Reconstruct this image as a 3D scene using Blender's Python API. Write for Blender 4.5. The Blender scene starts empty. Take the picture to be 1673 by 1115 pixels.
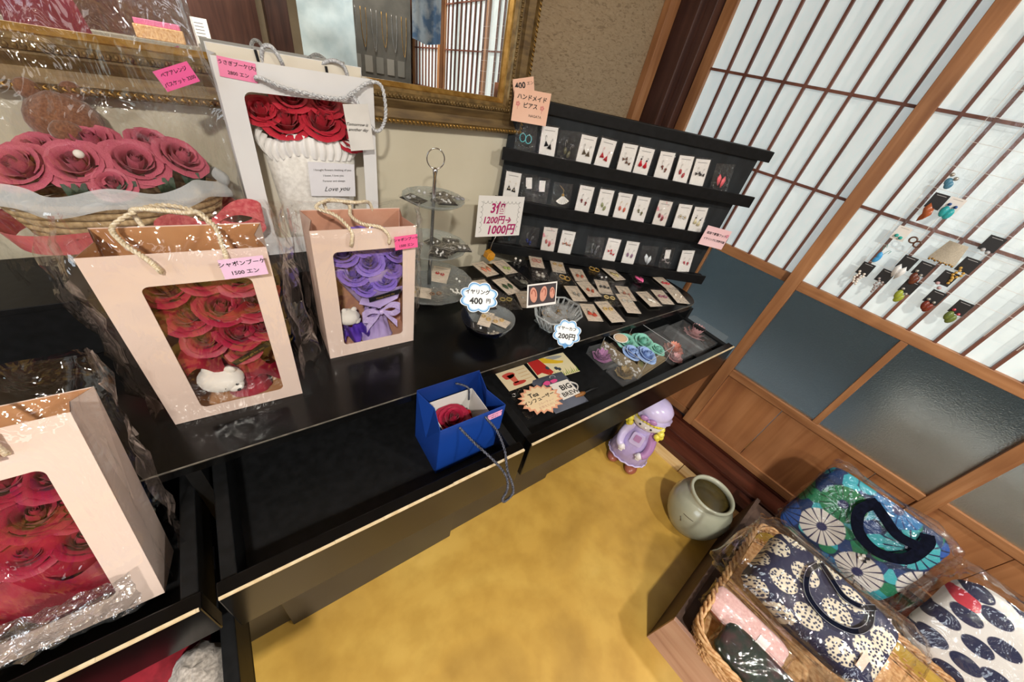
import bpy, bmesh, math, random
from mathutils import Matrix, Vector, noise
C = bpy.context.scene
COL = C.collection
R_ = math.radians
PI = math.pi
random.seed(7)

# ------------------------------------------------------------------ camera
cam = bpy.data.cameras.new('camera')
cam.sensor_fit = 'HORIZONTAL'
cam.sensor_width = 36.0
cam.lens = 587.47 / 1673 * 36
cam.clip_start = 0.01
camo = bpy.data.objects.new('camera', cam)
COL.objects.link(camo)
camo.matrix_world = Matrix(((0.763669, 0.278241, -0.582573, 0), (-0.618135, 0.575548, -0.5354, 0),
                            (0.186329, 0.768977, 0.611519, 1.35), (0, 0, 0, 1)))
C.camera = camo
# ------------------------------------------------------------------ world, light, exposure
W = bpy.data.worlds.new('world')
C.world = W
W.use_nodes = True
W.node_tree.nodes['Background'].inputs[0].default_value = (0.70, 0.76, 0.80, 1)
W.node_tree.nodes['Background'].inputs[1].default_value = 0.9
C.view_settings.view_transform = 'Standard'
C.view_settings.look = 'None'
C.view_settings.gamma = 1
C.view_settings.use_curve_mapping = False
C.view_settings.exposure = -0.07
C.cycles.transparent_max_bounces = 32
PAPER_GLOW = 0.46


def lamp(name, loc, size, watts, color, aim=None, sy=None):
    l = bpy.data.lights.new(name, 'AREA')
    l.energy = watts
    l.color = color
    l.size = size
    if sy:
        l.shape = 'RECTANGLE'
        l.size_y = sy
    o = bpy.data.objects.new(name, l)
    COL.objects.link(o)
    o.location = loc
    if aim:
        o.rotation_euler = (Vector(aim) - Vector(loc)).to_track_quat('-Z', 'Y').to_euler()
    return o


lamp('ceiling_and_fill_lamp', (-0.5, -1.0, 2.36), 0.12, 66, (1, 0.94, 0.84))
lamp('ceiling_and_fill_lamp', (1.10, -1.30, 2.36), 0.12, 30, (1, 0.95, 0.87))
lamp('ceiling_and_fill_lamp', (-0.6, -2.2, 2.38), 1.6, 12, (1, 0.97, 0.93), sy=0.9)  # broad soft fill light, added with no fixture of its own

# ------------------------------------------------------------------ materials
MATS = {}


def lin(h):
    v = [int(h[i:i + 2], 16) / 255 for i in (0, 2, 4)]
    return tuple(x / 12.92 if x <= 0.04045 else ((x + 0.055) / 1.055) ** 2.4 for x in v) + (1,)


def nd(nt, t, **k):
    n = nt.nodes.new(t)
    for a, b in k.items():
        if a[0] == 'i' and a[1:].isdigit():
            n.inputs[int(a[1:])].default_value = b
        else:
            setattr(n, a, b)
    return n


def ramp(nt, fac, stops, interp='LINEAR'):
    r = nt.nodes.new('ShaderNodeValToRGB')
    r.color_ramp.interpolation = interp
    e = r.color_ramp.elements
    while len(e) < len(stops):
        e.new(0.5)
    for k, (p, c) in enumerate(stops):
        e[k].position = p
        e[k].color = lin(c) if isinstance(c, str) else c
    nt.links.new(fac, r.inputs[0])
    return r


def base(name):
    m = bpy.data.materials.new(name)
    m.use_nodes = True
    nt = m.node_tree
    return m, nt, nt.nodes['Principled BSDF'], nt.nodes['Material Output']


def coords(nt, scale=(1, 1, 1), rot=(0, 0, 0)):
    tc = nt.nodes.new('ShaderNodeTexCoord')
    mp = nt.nodes.new('ShaderNodeMapping')
    mp.inputs['Scale'].default_value = scale
    mp.inputs['Rotation'].default_value = rot
    nt.links.new(tc.outputs['Object'], mp.inputs[0])
    return mp.outputs[0]


def mat(name, c1, c2=None, rough=0.5, metal=0.0, scale=(20, 20, 20), bump=0.0, bscale=None, detail=4, lo=0.35, hi=0.65,
        spec=0.5, sheen=0.0, coat=0.0, rot=(0, 0, 0), trans=0.0, sub=0.0):
    if name in MATS:
        return MATS[name]
    m, nt, p, out = base(name)
    p.inputs['Roughness'].default_value = rough
    p.inputs['Metallic'].default_value = metal
    p.inputs['Specular IOR Level'].default_value = spec
    p.inputs['Sheen Weight'].default_value = sheen
    p.inputs['Coat Weight'].default_value = coat
    p.inputs['Transmission Weight'].default_value = trans
    v = coords(nt, scale, rot)
    n = nd(nt, 'ShaderNodeTexNoise')
    n.inputs['Scale'].default_value = 1.0
    n.inputs['Detail'].default_value = detail
    nt.links.new(v, n.inputs['Vector'])
    r = ramp(nt, n.outputs['Fac'], [(lo, c1), (hi, c2 or c1)])
    nt.links.new(r.outputs[0], p.inputs['Base Color'])
    if bump:
        src = n.outputs['Fac']
        if bscale:
            n2 = nd(nt, 'ShaderNodeTexNoise')
            n2.inputs['Scale'].default_value = 1.0
            n2.inputs['Detail'].default_value = 3
            nt.links.new(coords(nt, bscale, rot), n2.inputs['Vector'])
            src = n2.outputs['Fac']
        b = nd(nt, 'ShaderNodeBump')
        b.inputs['Strength'].default_value = bump
        b.inputs['Distance'].default_value = 0.002
        nt.links.new(src, b.inputs['Height'])
        nt.links.new(b.outputs[0], p.inputs['Normal'])
    MATS[name] = m
    return m


def solid(c, rough=0.5, metal=0.0, **k):
    return mat('paint_%s_%d_%d' % (c, rough * 100, metal * 10), c, None, rough, metal, **k)


def clear(name, tint='FFFFFF', gloss=0.12, rough=0.06, bump=0.0, bscale=60, haze=0.0, face=0.05, stretch=(1, 1, 1)):
    """thin clear plastic or glass: see-through with a glossy skin"""
    if name in MATS:
        return MATS[name]
    m, nt, p, out = base(name)
    nt.nodes.remove(p)
    t = nd(nt, 'ShaderNodeBsdfTransparent', i0=lin(tint))
    g = nd(nt, 'ShaderNodeBsdfGlossy')
    g.inputs['Roughness'].default_value = rough
    lw = nd(nt, 'ShaderNodeLayerWeight')
    lw.inputs[0].default_value = 0.35
    mx = nd(nt, 'ShaderNodeMixShader')
    ml = nd(nt, 'ShaderNodeMath', operation='MULTIPLY_ADD')
    ml.inputs[1].default_value = gloss
    ml.inputs[2].default_value = face
    pw = nd(nt, 'ShaderNodeMath', operation='POWER')
    pw.inputs[1].default_value = 3.2
    nt.links.new(lw.outputs['Facing'], pw.inputs[0])
    nt.links.new(pw.outputs[0], ml.inputs[0])
    if bump:
        n = nd(nt, 'ShaderNodeTexNoise')
        n.inputs['Scale'].default_value = bscale
        n.inputs['Detail'].default_value = 3
        n.inputs['Distortion'].default_value = 1.2
        nt.links.new(coords(nt, stretch), n.inputs['Vector'])
        b = nd(nt, 'ShaderNodeBump')
        b.inputs['Strength'].default_value = bump
        b.inputs['Distance'].default_value = 0.01
        nt.links.new(n.outputs['Fac'], b.inputs['Height'])
        nt.links.new(b.outputs[0], g.inputs['Normal'])
        nt.links.new(b.outputs[0], lw.inputs['Normal'])
    nt.links.new(ml.outputs[0], mx.inputs[0])
    nt.links.new(t.outputs[0], mx.inputs[1])
    nt.links.new(g.outputs[0], mx.inputs[2])
    last = mx
    if haze:
        d = nd(nt, 'ShaderNodeBsdfDiffuse', i0=(0.8, 0.85, 0.88, 1))
        m2 = nd(nt, 'ShaderNodeMixShader')
        m2.inputs[0].default_value = haze
        nt.links.new(mx.outputs[0], m2.inputs[1])
        nt.links.new(d.outputs[0], m2.inputs[2])
        last = m2
    nt.links.new(last.outputs[0], out.inputs[0])
    MATS[name] = m
    return m


def wood(name, c1, c2, c3, axis='z', rough=0.45, s=1.0, bump=0.15, coat=0.0):
    if name in MATS:
        return MATS[name]
    m, nt, p, out = base(name)
    sc = {'x': (3, 40, 40), 'y': (40, 3, 40), 'z': (40, 40, 3)}[axis]
    v = coords(nt, tuple(a * s for a in sc))
    n = nd(nt, 'ShaderNodeTexNoise')
    n.inputs['Scale'].default_value = 1
    n.inputs['Detail'].default_value = 5
    n.inputs['Distortion'].default_value = 0.6
    nt.links.new(v, n.inputs['Vector'])
    r = ramp(nt, n.outputs['Fac'], [(0.28, c1), (0.5, c2), (0.72, c3)])
    n2 = nd(nt, 'ShaderNodeTexNoise')
    n2.inputs['Scale'].default_value = 3.5
    nt.links.new(coords(nt), n2.inputs['Vector'])
    mx = nd(nt, 'ShaderNodeMixRGB', blend_type='MULTIPLY')
    rr = ramp(nt, n2.outputs['Fac'], [(0.3, 'C8C0BC'), (0.65, 'FFFFFF')])
    mx.inputs[0].default_value = 0.8
    nt.links.new(r.outputs[0], mx.inputs[1])
    nt.links.new(rr.outputs[0], mx.inputs[2])
    nt.links.new(mx.outputs[0], p.inputs['Base Color'])
    p.inputs['Roughness'].default_value = rough
    p.inputs['Coat Weight'].default_value = coat
    b = nd(nt, 'ShaderNodeBump')
    b.inputs['Strength'].default_value = bump
    b.inputs['Distance'].default_value = 0.001
    nt.links.new(n.outputs['Fac'], b.inputs['Height'])
    nt.links.new(b.outputs[0], p.inputs['Normal'])
    MATS[name] = m
    return m


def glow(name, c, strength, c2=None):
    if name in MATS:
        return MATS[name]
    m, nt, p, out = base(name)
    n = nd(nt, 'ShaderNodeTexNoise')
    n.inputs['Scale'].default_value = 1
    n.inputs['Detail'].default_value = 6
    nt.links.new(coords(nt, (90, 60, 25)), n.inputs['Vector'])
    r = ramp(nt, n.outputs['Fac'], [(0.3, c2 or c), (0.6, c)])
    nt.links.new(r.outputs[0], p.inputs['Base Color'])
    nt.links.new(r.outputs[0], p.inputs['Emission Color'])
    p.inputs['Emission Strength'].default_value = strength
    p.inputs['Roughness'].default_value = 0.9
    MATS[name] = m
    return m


M_BLACK = mat('black_lacquer', '060606', '0D0D0E', rough=0.2, scale=(9, 9, 9), bump=0.03, bscale=(25, 25, 25), spec=0.35)
M_BLACK2 = mat('black_board', '0C0D0E', '141517', rough=0.5, scale=(60, 60, 60), bump=0.12, spec=0.25)
M_INK = solid('111114', 0.6)
M_WOOD_L = wood('light_brown_wood', '9A6740', 'B07B50', 'C08C60', 'z')
M_WOOD_LY = wood('light_brown_wood_rail', '9A6740', 'B07B50', 'C08C60', 'y')
M_KUMIKO = wood('red_brown_bar', '6B3F33', '7A4B3C', '8A5848', 'z')
M_POST = wood('dark_post_wood', '3E2620', '51332A', '5E3E33', 'z')
M_SILL = wood('dark_sill_wood', '3A1A12', '52271B', '653526', 'y', rough=0.35)
M_PANEL = wood('panel_board_wood', '9C6440', 'B67C50', 'C88E60', 'z', s=0.6, rough=0.4)
M_PALE = wood('pale_strip_wood', 'D9AE6C', 'E6C083', 'EFD09A', 'y')
M_PINKW = wood('pinkish_plank_wood', 'B88F7C', 'CCA592', 'D8B6A4', 'y', s=0.7)
M_GOLD = mat('antique_gold', '64502F', '8C7246', rough=0.42, metal=0.45, scale=(60, 60, 60), bump=0.1)
M_GOLD2 = mat('antique_gold_dark', '58452A', '78613C', rough=0.5, metal=0.35, scale=(14, 90, 90), bump=0.2)
M_GILT = mat('bright_gilt', '9A7436', 'C29C58', rough=0.32, metal=0.8, scale=(50, 50, 50))
M_STEEL = solid('C8C8C8', 0.2, 1.0)
M_CELLO = clear('cellophane', gloss=0.5, rough=0.04, bump=1.0, bscale=15, face=0.06, stretch=(1.4, 1.4, 0.4))
M_CELLO2 = clear('cellophane_crinkled', gloss=0.6, rough=0.04, bump=1.0, bscale=15, haze=0.0, face=0.085, stretch=(1.3, 1.3, 0.55))
M_POCKET = clear('clear_pocket', gloss=0.9, rough=0.05, bump=1.0, bscale=60, face=0.09)
M_HEAP = clear('heaped_packets', gloss=0.9, rough=0.06, bump=1.0, bscale=60, haze=0.10, face=0.12)
M_FILM = clear('window_film', gloss=0.25, rough=0.05, bump=0.25, bscale=30, face=0.03)
M_GLASS = clear('cut_glass', tint='E6EBEB', gloss=0.9, rough=0.04, bump=0.8, bscale=120, haze=0.13, face=0.08)
M_GLASS_B = clear('blue_glass', tint='5468A8', gloss=0.7, rough=0.05, bump=0.7, bscale=100, face=0.06)
M_WHITE = solid('EDEBE8', 0.6)
M_CREAM = solid('E9E2D2', 0.7)
M_ROPE = mat('ivory_rope', 'CBB894', 'EDE2CC', rough=0.45, scale=(300, 300, 300))
M_ROPE_S = mat('silver_rope', '9A9CA0', 'E6E8EA', rough=0.35, scale=(300, 300, 300))
M_ROPE_K = mat('charcoal_rope', '1B1C22', '5C6070', rough=0.4, scale=(300, 300, 300))

# ------------------------------------------------------------------ mesh building


class MB:
    def __init__(s):
        s.v, s.f, s.m = [], [], []
        s.x = None

    def frame(s, mtx):
        s.x = mtx
        return s

    def add(s, vs, fs, mi=0):
        o = len(s.v)
        s.v += [tuple(s.x @ Vector(p)) if s.x else tuple(p) for p in vs]
        for f in fs:
            s.f.append(tuple(i + o for i in f))
            s.m.append(mi)

    def box(s, x0, x1, y0, y1, z0, z1, mi=0, bev=0.0):
        if bev:
            bm = bmesh.new()
            bmesh.ops.create_cube(bm, size=1)
            for v in bm.verts:
                v.co = Vector(((x0 + x1) / 2 + v.co.x * (x1 - x0), (y0 + y1) / 2 + v.co.y * (y1 - y0), (z0 + z1) / 2 + v.co.z * (z1 - z0)))
            bmesh.ops.bevel(bm, geom=list(bm.edges), offset=bev, segments=2, profile=0.5, affect='EDGES')
            bm.verts.index_update()
            s.add([v.co[:] for v in bm.verts], [[v.index for v in f.verts] for f in bm.faces], mi)
            bm.free()
            return
        s.add([(x0, y0, z0), (x1, y0, z0), (x1, y1, z0), (x0, y1, z0), (x0, y0, z1), (x1, y0, z1), (x1, y1, z1), (x0, y1, z1)],
              [(0, 3, 2, 1), (4, 5, 6, 7), (0, 1, 5, 4), (1, 2, 6, 5), (2, 3, 7, 6), (3, 0, 4, 7)], mi)

    def tube(s, pts, r, n=6, mi=0, closed=False, caps=True):
        P = [Vector(p) for p in pts]
        N = len(P)
        rr = r if isinstance(r, (list, tuple)) else [r] * N
        vs, up = [], Vector((0.31, 0.17, 0.93))
        for i in range(N):
            a, b = (P[(i - 1) % N], P[(i + 1) % N]) if closed else (P[max(0, i - 1)], P[min(N - 1, i + 1)])
            t = (b - a).normalized() if (b - a).length > 1e-9 else Vector((0, 0, 1))
            u = up - t * up.dot(t)
            if u.length < 1e-4:
                u = t.orthogonal()
            u.normalize()
            up = u
            w = t.cross(u)
            vs += [P[i] + (u * math.cos(2 * PI * k / n) + w * math.sin(2 * PI * k / n)) * rr[i] for k in range(n)]
        fs = []
        for i in range(N if closed else N - 1):
            j = (i + 1) % N
            for k in range(n):
                fs.append((i * n + k, i * n + (k + 1) % n, j * n + (k + 1) % n, j * n + k))
        if caps and not closed:
            fs.append(tuple(range(n))[::-1])
            fs.append(tuple((N - 1) * n + k for k in range(n)))
        s.add(vs, fs, mi)

    def rope(s, pts, r, turns, strands=2, mi=0, res=6):
        P = smooth(pts, max(24, int(turns * res)))
        N = len(P)
        for q in range(strands):
            path, up = [], Vector((0.3, 0.2, 0.9))
            for i in range(N):
                t = (P[min(N - 1, i + 1)] - P[max(0, i - 1)]).normalized()
                u = up - t * up.dot(t)
                if u.length < 1e-4:
                    u = t.orthogonal()
                u.normalize()
                up = u
                w = t.cross(u)
                a = 2 * PI * (turns * i / (N - 1) + q / strands)
                path.append(P[i] + (u * math.cos(a) + w * math.sin(a)) * r * 0.55)
            s.tube(path, r * 0.62, 5, mi)

    def lathe(s, prof, n=24, mi=0, sx=1, sy=1, wob=None):
        vs, fs = [], []
        for (r, z) in prof:
            for k in range(n):
                a = 2 * PI * k / n
                q = r * (wob(a, z) if wob else 1)
                vs.append((q * math.cos(a) * sx, q * math.sin(a) * sy, z))
        for i in range(len(prof) - 1):
            for k in range(n):
                fs.append((i * n + k, i * n + (k + 1) % n, (i + 1) * n + (k + 1) % n, (i + 1) * n + k))
        if prof[0][0] > 1e-6:
            fs.append(tuple(range(n))[::-1])
        if prof[-1][0] > 1e-6 and prof[-1] != prof[0]:
            fs.append(tuple((len(prof) - 1) * n + k for k in range(n)))
        s.add(vs, fs, mi)

    def ball(s, c, r, n=10, mi=0, sc=(1, 1, 1), fn=None):
        vs, fs = [], []
        h = n // 2 + 1
        for i in range(h + 1):
            th = PI * i / h
            for k in range(n):
                a = 2 * PI * k / n
                d = Vector((math.sin(th) * math.cos(a), math.sin(th) * math.sin(a), math.cos(th)))
                q = r * (fn(d) if fn else 1)
                vs.append((c[0] + d.x * q * sc[0], c[1] + d.y * q * sc[1], c[2] + d.z * q * sc[2]))
        for i in range(h):
            for k in range(n):
                fs.append((i * n + k, (i + 1) * n + k, (i + 1) * n + (k + 1) % n, i * n + (k + 1) % n))
        s.add(vs, fs, mi)

    def grid(s, fn, nu, nv, mi=0):
        vs = [fn(i / nu, j / nv) for j in range(nv + 1) for i in range(nu + 1)]
        fs = [(j * (nu + 1) + i, j * (nu + 1) + i + 1, (j + 1) * (nu + 1) + i + 1, (j + 1) * (nu + 1) + i) for j in range(nv) for i in range(nu)]
        s.add(vs, fs, mi)

    def prism(s, poly, z0, z1, mi=0):
        n = len(poly)
        vs = [(x, y, z0) for x, y in poly] + [(x, y, z1) for x, y in poly]
        s.add(vs, [tuple(range(n))[::-1], tuple(range(n, 2 * n))] + [(i, (i + 1) % n, n + (i + 1) % n, n + i) for i in range(n)], mi)

    def build(s, name, mats, parent=None, smooth_=False, solid_=0.0):
        me = bpy.data.meshes.new(name)
        me.from_pydata(s.v, [], s.f)
        for m in (mats if isinstance(mats, (list, tuple)) else [mats]):
            me.materials.append(m)
        me.polygons.foreach_set('material_index', s.m)
        if smooth_:
            me.polygons.foreach_set('use_smooth', [True] * len(s.f))
        me.update()
        o = bpy.data.objects.new(name, me)
        COL.objects.link(o)
        if parent:
            o.parent = parent
        if solid_:
            d = o.modifiers.new('solidify', 'SOLIDIFY')
            d.thickness = solid_
            d.offset = 0
        return o


def smooth(pts, n):
    P = [Vector(p) for p in pts]
    Q = [P[0] * 2 - P[1]] + P + [P[-1] * 2 - P[-2]]
    out = []
    m = len(P) - 1
    for i in range(n):
        t = i / (n - 1) * m
        k = min(int(t), m - 1)
        u = t - k
        a, b, c, d = Q[k:k + 4]
        out.append(0.5 * ((2 * b) + (c - a) * u + (2 * a - 5 * b + 4 * c - d) * u * u + (3 * b - a - 3 * c + d) * u ** 3))
    return out


def tag(o, label=None, cat=None, group=None, kind=None):
    if label:
        o['label'] = label
    if cat:
        o['category'] = cat
    if group:
        o['group'] = group
    if kind:
        o['kind'] = kind
    return o


def thing(name, label, cat, loc=(0, 0, 0), rz=0.0, group=None, mtx=None):
    o = bpy.data.objects.new(name, None)
    o.empty_display_size = 0.05
    COL.objects.link(o)
    o.matrix_world = mtx if mtx else Matrix.Translation(loc) @ Matrix.Rotation(R_(rz), 4, 'Z')
    return tag(o, label, cat, group)


def share(name, src, parent, loc=(0, 0, 0), rot=(0, 0, 0), sc=1.0, mats=None):
    o = bpy.data.objects.new(name, src if isinstance(src, bpy.types.Mesh) else src.data)
    COL.objects.link(o)
    o.parent = parent
    o.location = loc
    o.rotation_euler = rot
    o.scale = (sc, sc, sc) if not isinstance(sc, tuple) else sc
    return o


def axes(o, x, y, z):
    m = Matrix.Identity(4)
    for i, a in enumerate((x, y, z)):
        for j in range(3):
            m[j][i] = a[j]
    for j in range(3):
        m[j][3] = o[j]
    return m


TEXT = {}


def text(s, size, parent, at, x=(1, 0, 0), y=(0, 0, 1), m=None, bold=0.0, align='CENTER', name='lettering', slant=0.0):
    key = (s, align, bold, slant)
    if key not in TEXT:
        cu = bpy.data.curves.new('lettering', 'FONT')
        cu.body = s
        cu.size = 1
        cu.align_x = align
        cu.align_y = 'CENTER'
        cu.resolution_u = 2
        cu.offset = bold
        cu.shear = slant
        cu.extrude = 0.006
        t = bpy.data.objects.new('lettering_source', cu)
        COL.objects.link(t)
        bpy.context.view_layer.update()
        me = bpy.data.meshes.new_from_object(t.evaluated_get(bpy.context.evaluated_depsgraph_get()))
        bpy.data.objects.remove(t)
        TEXT[key] = me
    me = TEXT[key].copy()
    me.name = 'lettering'
    me.materials.clear()
    me.materials.append(m or M_INK)
    X, Y = Vector(x).normalized(), Vector(y).normalized()
    o = bpy.data.objects.new(name, me)
    COL.objects.link(o)
    o.parent = parent
    o.matrix_local = axes(at, X, Y, X.cross(Y)) @ Matrix.Scale(size, 4)
    return o


def rrect(x0, x1, z0, z1, r, n=5):
    out = []
    for cx, cz, a0 in ((x1 - r, z1 - r, 0), (x0 + r, z1 - r, 90), (x0 + r, z0 + r, 180), (x1 - r, z0 + r, 270)):
        for k in range(n + 1):
            a = R_(a0 + 90 * k / n)
            out.append((cx + r * math.cos(a), cz + r * math.sin(a)))
    return out


def nz(p, s=1.0):
    return noise.noise(Vector(p) * s)

# ================================================================== the room


def struct(o, kind='structure'):
    o['kind'] = kind
    return o


m, nt, p, out = base('gold_floor')
n = nd(nt, 'ShaderNodeTexNoise', i2=1.9, i3=4.0)
n.inputs['Distortion'].default_value = 0.9
nt.links.new(coords(nt, (1, 1.3, 1), (0, 0, 0.5)), n.inputs['Vector'])
r = ramp(nt, n.outputs['Fac'], [(0.3, 'B08A3E'), (0.45, 'C79E48'), (0.6, 'D4AE56'), (0.75, 'DCBC6A')])
n2 = nd(nt, 'ShaderNodeTexNoise', i2=14.0, i3=7.0)
nt.links.new(coords(nt), n2.inputs['Vector'])
mx = nd(nt, 'ShaderNodeMixRGB', blend_type='MULTIPLY', i0=0.6)
nt.links.new(r.outputs[0], mx.inputs[1])
nt.links.new(ramp(nt, n2.outputs['Fac'], [(0.35, 'E4DECF'), (0.6, 'FFFFFF')]).outputs[0], mx.inputs[2])
nt.links.new(mx.outputs[0], p.inputs['Base Color'])
p.inputs['Roughness'].default_value = 0.42
M_FLOOR = m
b = MB()
b.box(-2.4, 1.95, -3.4, 1.5, -0.05, 0)
struct(b.build('floor', M_FLOOR))

m, nt, p, out = base('brown_textured_plaster')
n = nd(nt, 'ShaderNodeTexNoise', i2=1.0, i3=3.0)
n.inputs['Distortion'].default_value = 1.5
nt.links.new(coords(nt, (42, 42, 120)), n.inputs['Vector'])
r = ramp(nt, n.outputs['Fac'], [(0.34, '87745B'), (0.44, '9E8A6E'), (0.7, 'AA967A')])
nt.links.new(r.outputs[0], p.inputs['Base Color'])
p.inputs['Roughness'].default_value = 0.9
bp = nd(nt, 'ShaderNodeBump', i0=0.5, i1=0.003)
nt.links.new(n.outputs['Fac'], bp.inputs['Height'])
nt.links.new(bp.outputs[0], p.inputs['Normal'])
M_PLASTER = m
M_PLAIN = mat('plain_wall', 'A79880', 'B3A58C', rough=0.9, scale=(6, 6, 6))

WALL = Matrix.Translation((1.575, 1.06, 0)) @ Matrix.Rotation(R_(-2.83), 4, 'Z')
b = MB()
b.box(-4.1, 0.3, 0, 0.1, 0, 2.5)
o = struct(b.build('wall_back', M_PLASTER))
o.matrix_world = WALL
b = MB()
b.box(-4.0, -0.50, -0.06, -0.0005, 0, 1.153, bev=0.002)
o = struct(b.build('trim_1', mat('cream_board', 'D5CDB6', 'DDD5BF', rough=0.55, scale=(5, 5, 5))))
o.matrix_world = WALL
b = MB()
b.box(-0.055, 0.0, -0.03, -0.0005, 0, 2.5, bev=0.002)
o = struct(b.build('trim_2', M_WOOD_L))
o.matrix_world = WALL
b = MB()
b.box(1.60, 1.72, 0.965, 1.065, 0, 2.5, bev=0.004)
b.box(1.645, 1.72, 0.93, 0.966, 0, 2.5, bev=0.003)
struct(b.build('trim_3', M_POST))
b = MB()
b.box(-2.5, -2.4, -3.5, 1.6, 0, 2.5)
struct(b.build('wall_left', M_PLAIN))
b = MB()
b.box(-2.5, 1.95, -3.5, -3.4, 0, 2.5)
struct(b.build('wall_rear', M_PLAIN))
b = MB()
b.box(-2.5, 1.95, -3.5, 1.6, 2.42, 2.5)
struct(b.build('ceiling', mat('ceiling_board', 'B9A88C', 'C6B69A', rough=0.8, scale=(3, 60, 3))))
b = MB()
b.box(1.63, 1.80, -3.4, 1.06, 1.93, 2.5)
b.box(1.64, 1.80, -3.4, -1.84, 0, 1.93)
struct(b.build('wall_right', M_PLAIN))

# sill of the sliding doors, with its grooves, and the pale strips on the floor in front of it
b = MB()
b.box(1.452, 1.535, -3.4, 1.06, 0, 0.040, bev=0.003)
b.box(1.535, 1.640, -3.4, 1.06, 0, 0.056, bev=0.003)
b.box(1.654, 1.684, -3.4, 1.06, 0, 0.056)
b.box(1.640, 1.80, -3.4, 1.06, 0, 0.044)
struct(b.build('trim_4', M_SILL))
b = MB()
b.box(1.395, 1.450, 0.072, 0.45, 0, 0.012, bev=0.001)
struct(b.build('trim_5', M_PALE))
b = MB()
b.box(1.395, 1.450, -0.75, 0.069, 0, 0.012, bev=0.001)
struct(b.build('trim_6', M_PALE))

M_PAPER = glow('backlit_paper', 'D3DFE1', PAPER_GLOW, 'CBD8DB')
m, nt, p, out = base('frosted_glass')
p.inputs['Base Color'].default_value = (0.88, 0.92, 0.93, 1)
p.inputs['Roughness'].default_value = 0.30
p.inputs['Transmission Weight'].default_value = 1.0
p.inputs['IOR'].default_value = 1.3
n = nd(nt, 'ShaderNodeTexNoise', i2=1.0, i3=2.0)
nt.links.new(coords(nt, (240, 240, 240)), n.inputs['Vector'])
bp = nd(nt, 'ShaderNodeBump', i0=0.7, i1=0.003)
nt.links.new(n.outputs['Fac'], bp.inputs['Height'])
nt.links.new(bp.outputs[0], p.inputs['Normal'])
M_FROST = m

ZB, ZT = 0.06, 1.93          # sliding doors: bottom, top


def sliding_door(idx, x, y0, y1, bars, seams, divs, label=None):
    """one paper-screen door in the plane X = x, from Y = y0 (near the camera) to y1; x grows outwards"""
    t = thing('door_%d' % idx, label or 'wooden sliding paper-screen door', None, (x, 0, 0))
    struct(t)
    del t['label']
    sw = 0.045
    th = 0.032
    for (a, c) in ((y0, y0 + sw * 0.75), (y1 - sw, y1)):
        b = MB()
        b.box(0, th, a, c, ZB, ZT, bev=0.002)
        b.build('stile', M_WOOD_L, t)
    ya, yb = y0 + sw * 0.75, y1 - sw
    for (a, c) in ((ZB, 0.100), (0.415, 0.449), (0.868, 0.905), (ZT - 0.05, ZT)):
        b = MB()
        b.box(0.003, th - 0.003, ya, yb, a, c, bev=0.002)
        b.build('rail', M_WOOD_LY, t)
    prev = ya
    for s_ in list(seams) + [yb]:
        b = MB()
        b.box(0.012, 0.02, prev + 0.001, s_ - 0.001, 0.100, 0.415, bev=0.0015)
        b.build('panel_board', M_PANEL, t)
        prev = s_
    prev = ya
    for s_ in list(divs) + [yb]:
        if s_ != yb:
            b = MB()
            b.box(0.004, th - 0.004, s_ - 0.011, s_ + 0.011, 0.449, 0.868, bev=0.0015)
            b.build('glazing_bar', M_WOOD_L, t)
        b = MB()
        b.box(0.014, 0.018, prev, s_, 0.447, 0.870)
        b.build('glass_pane', M_FROST, t)
        prev = s_
    b = MB()
    b.box(0.017, 0.019, ya, yb, 0.903, ZT - 0.05)
    b.build('paper', M_PAPER, t)
    for yb_ in bars:
        b = MB()
        b.box(0.004, 0.017, yb_ - 0.0042, yb_ + 0.0042, 0.903, ZT - 0.05)
        b.build('lattice_bar', M_KUMIKO, t)
    for z in (1.184, 1.454, 1.724):
        b = MB()
        b.box(0.006, 0.017, ya, yb, z - 0.0042, z + 0.0042)
        b.build('lattice_bar', M_KUMIKO, t)
    return t


sliding_door(1, 1.69, 0.185, 0.926, [0.812 - 0.0695 * k for k in range(9)], [0.42, 0.62], [0.55])
sliding_door(2, 1.655, -0.56, 0.222, [0.122 - 0.0678 * k for k in range(9)], [-0.402, -0.062], [-0.166])
sliding_door(3, 1.69, -1.28, -0.535, [-0.65 - 0.0695 * k for k in range(9)], [-1.0, -0.78], [-0.91])
sliding_door(4, 1.655, -1.83, -1.255, [-1.35 - 0.0678 * k for k in range(7)], [-1.55], [-1.55])

# what stands outside behind the frosted glass: yard, low wall, a pale block
b = MB()
b.box(1.95, 6, -4, 4, -0.3, -0.1)
struct(b.build('ground', mat('yard_gravel', '8C969B', 'A4ADB2', rough=0.95, scale=(30, 30, 30))))
b = MB()
b.box(3.3, 3.5, -4, 4, -0.1, 1.9)
struct(b.build('wall_yard', mat('yard_wall', '5A686C', '6C7A7E', rough=0.9, scale=(4, 4, 4))))
b = MB()
b.box(1.585, 1.655, -2.02, -1.835, 0, 2.42, bev=0.004)
struct(b.build('trim_8', M_POST))

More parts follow.
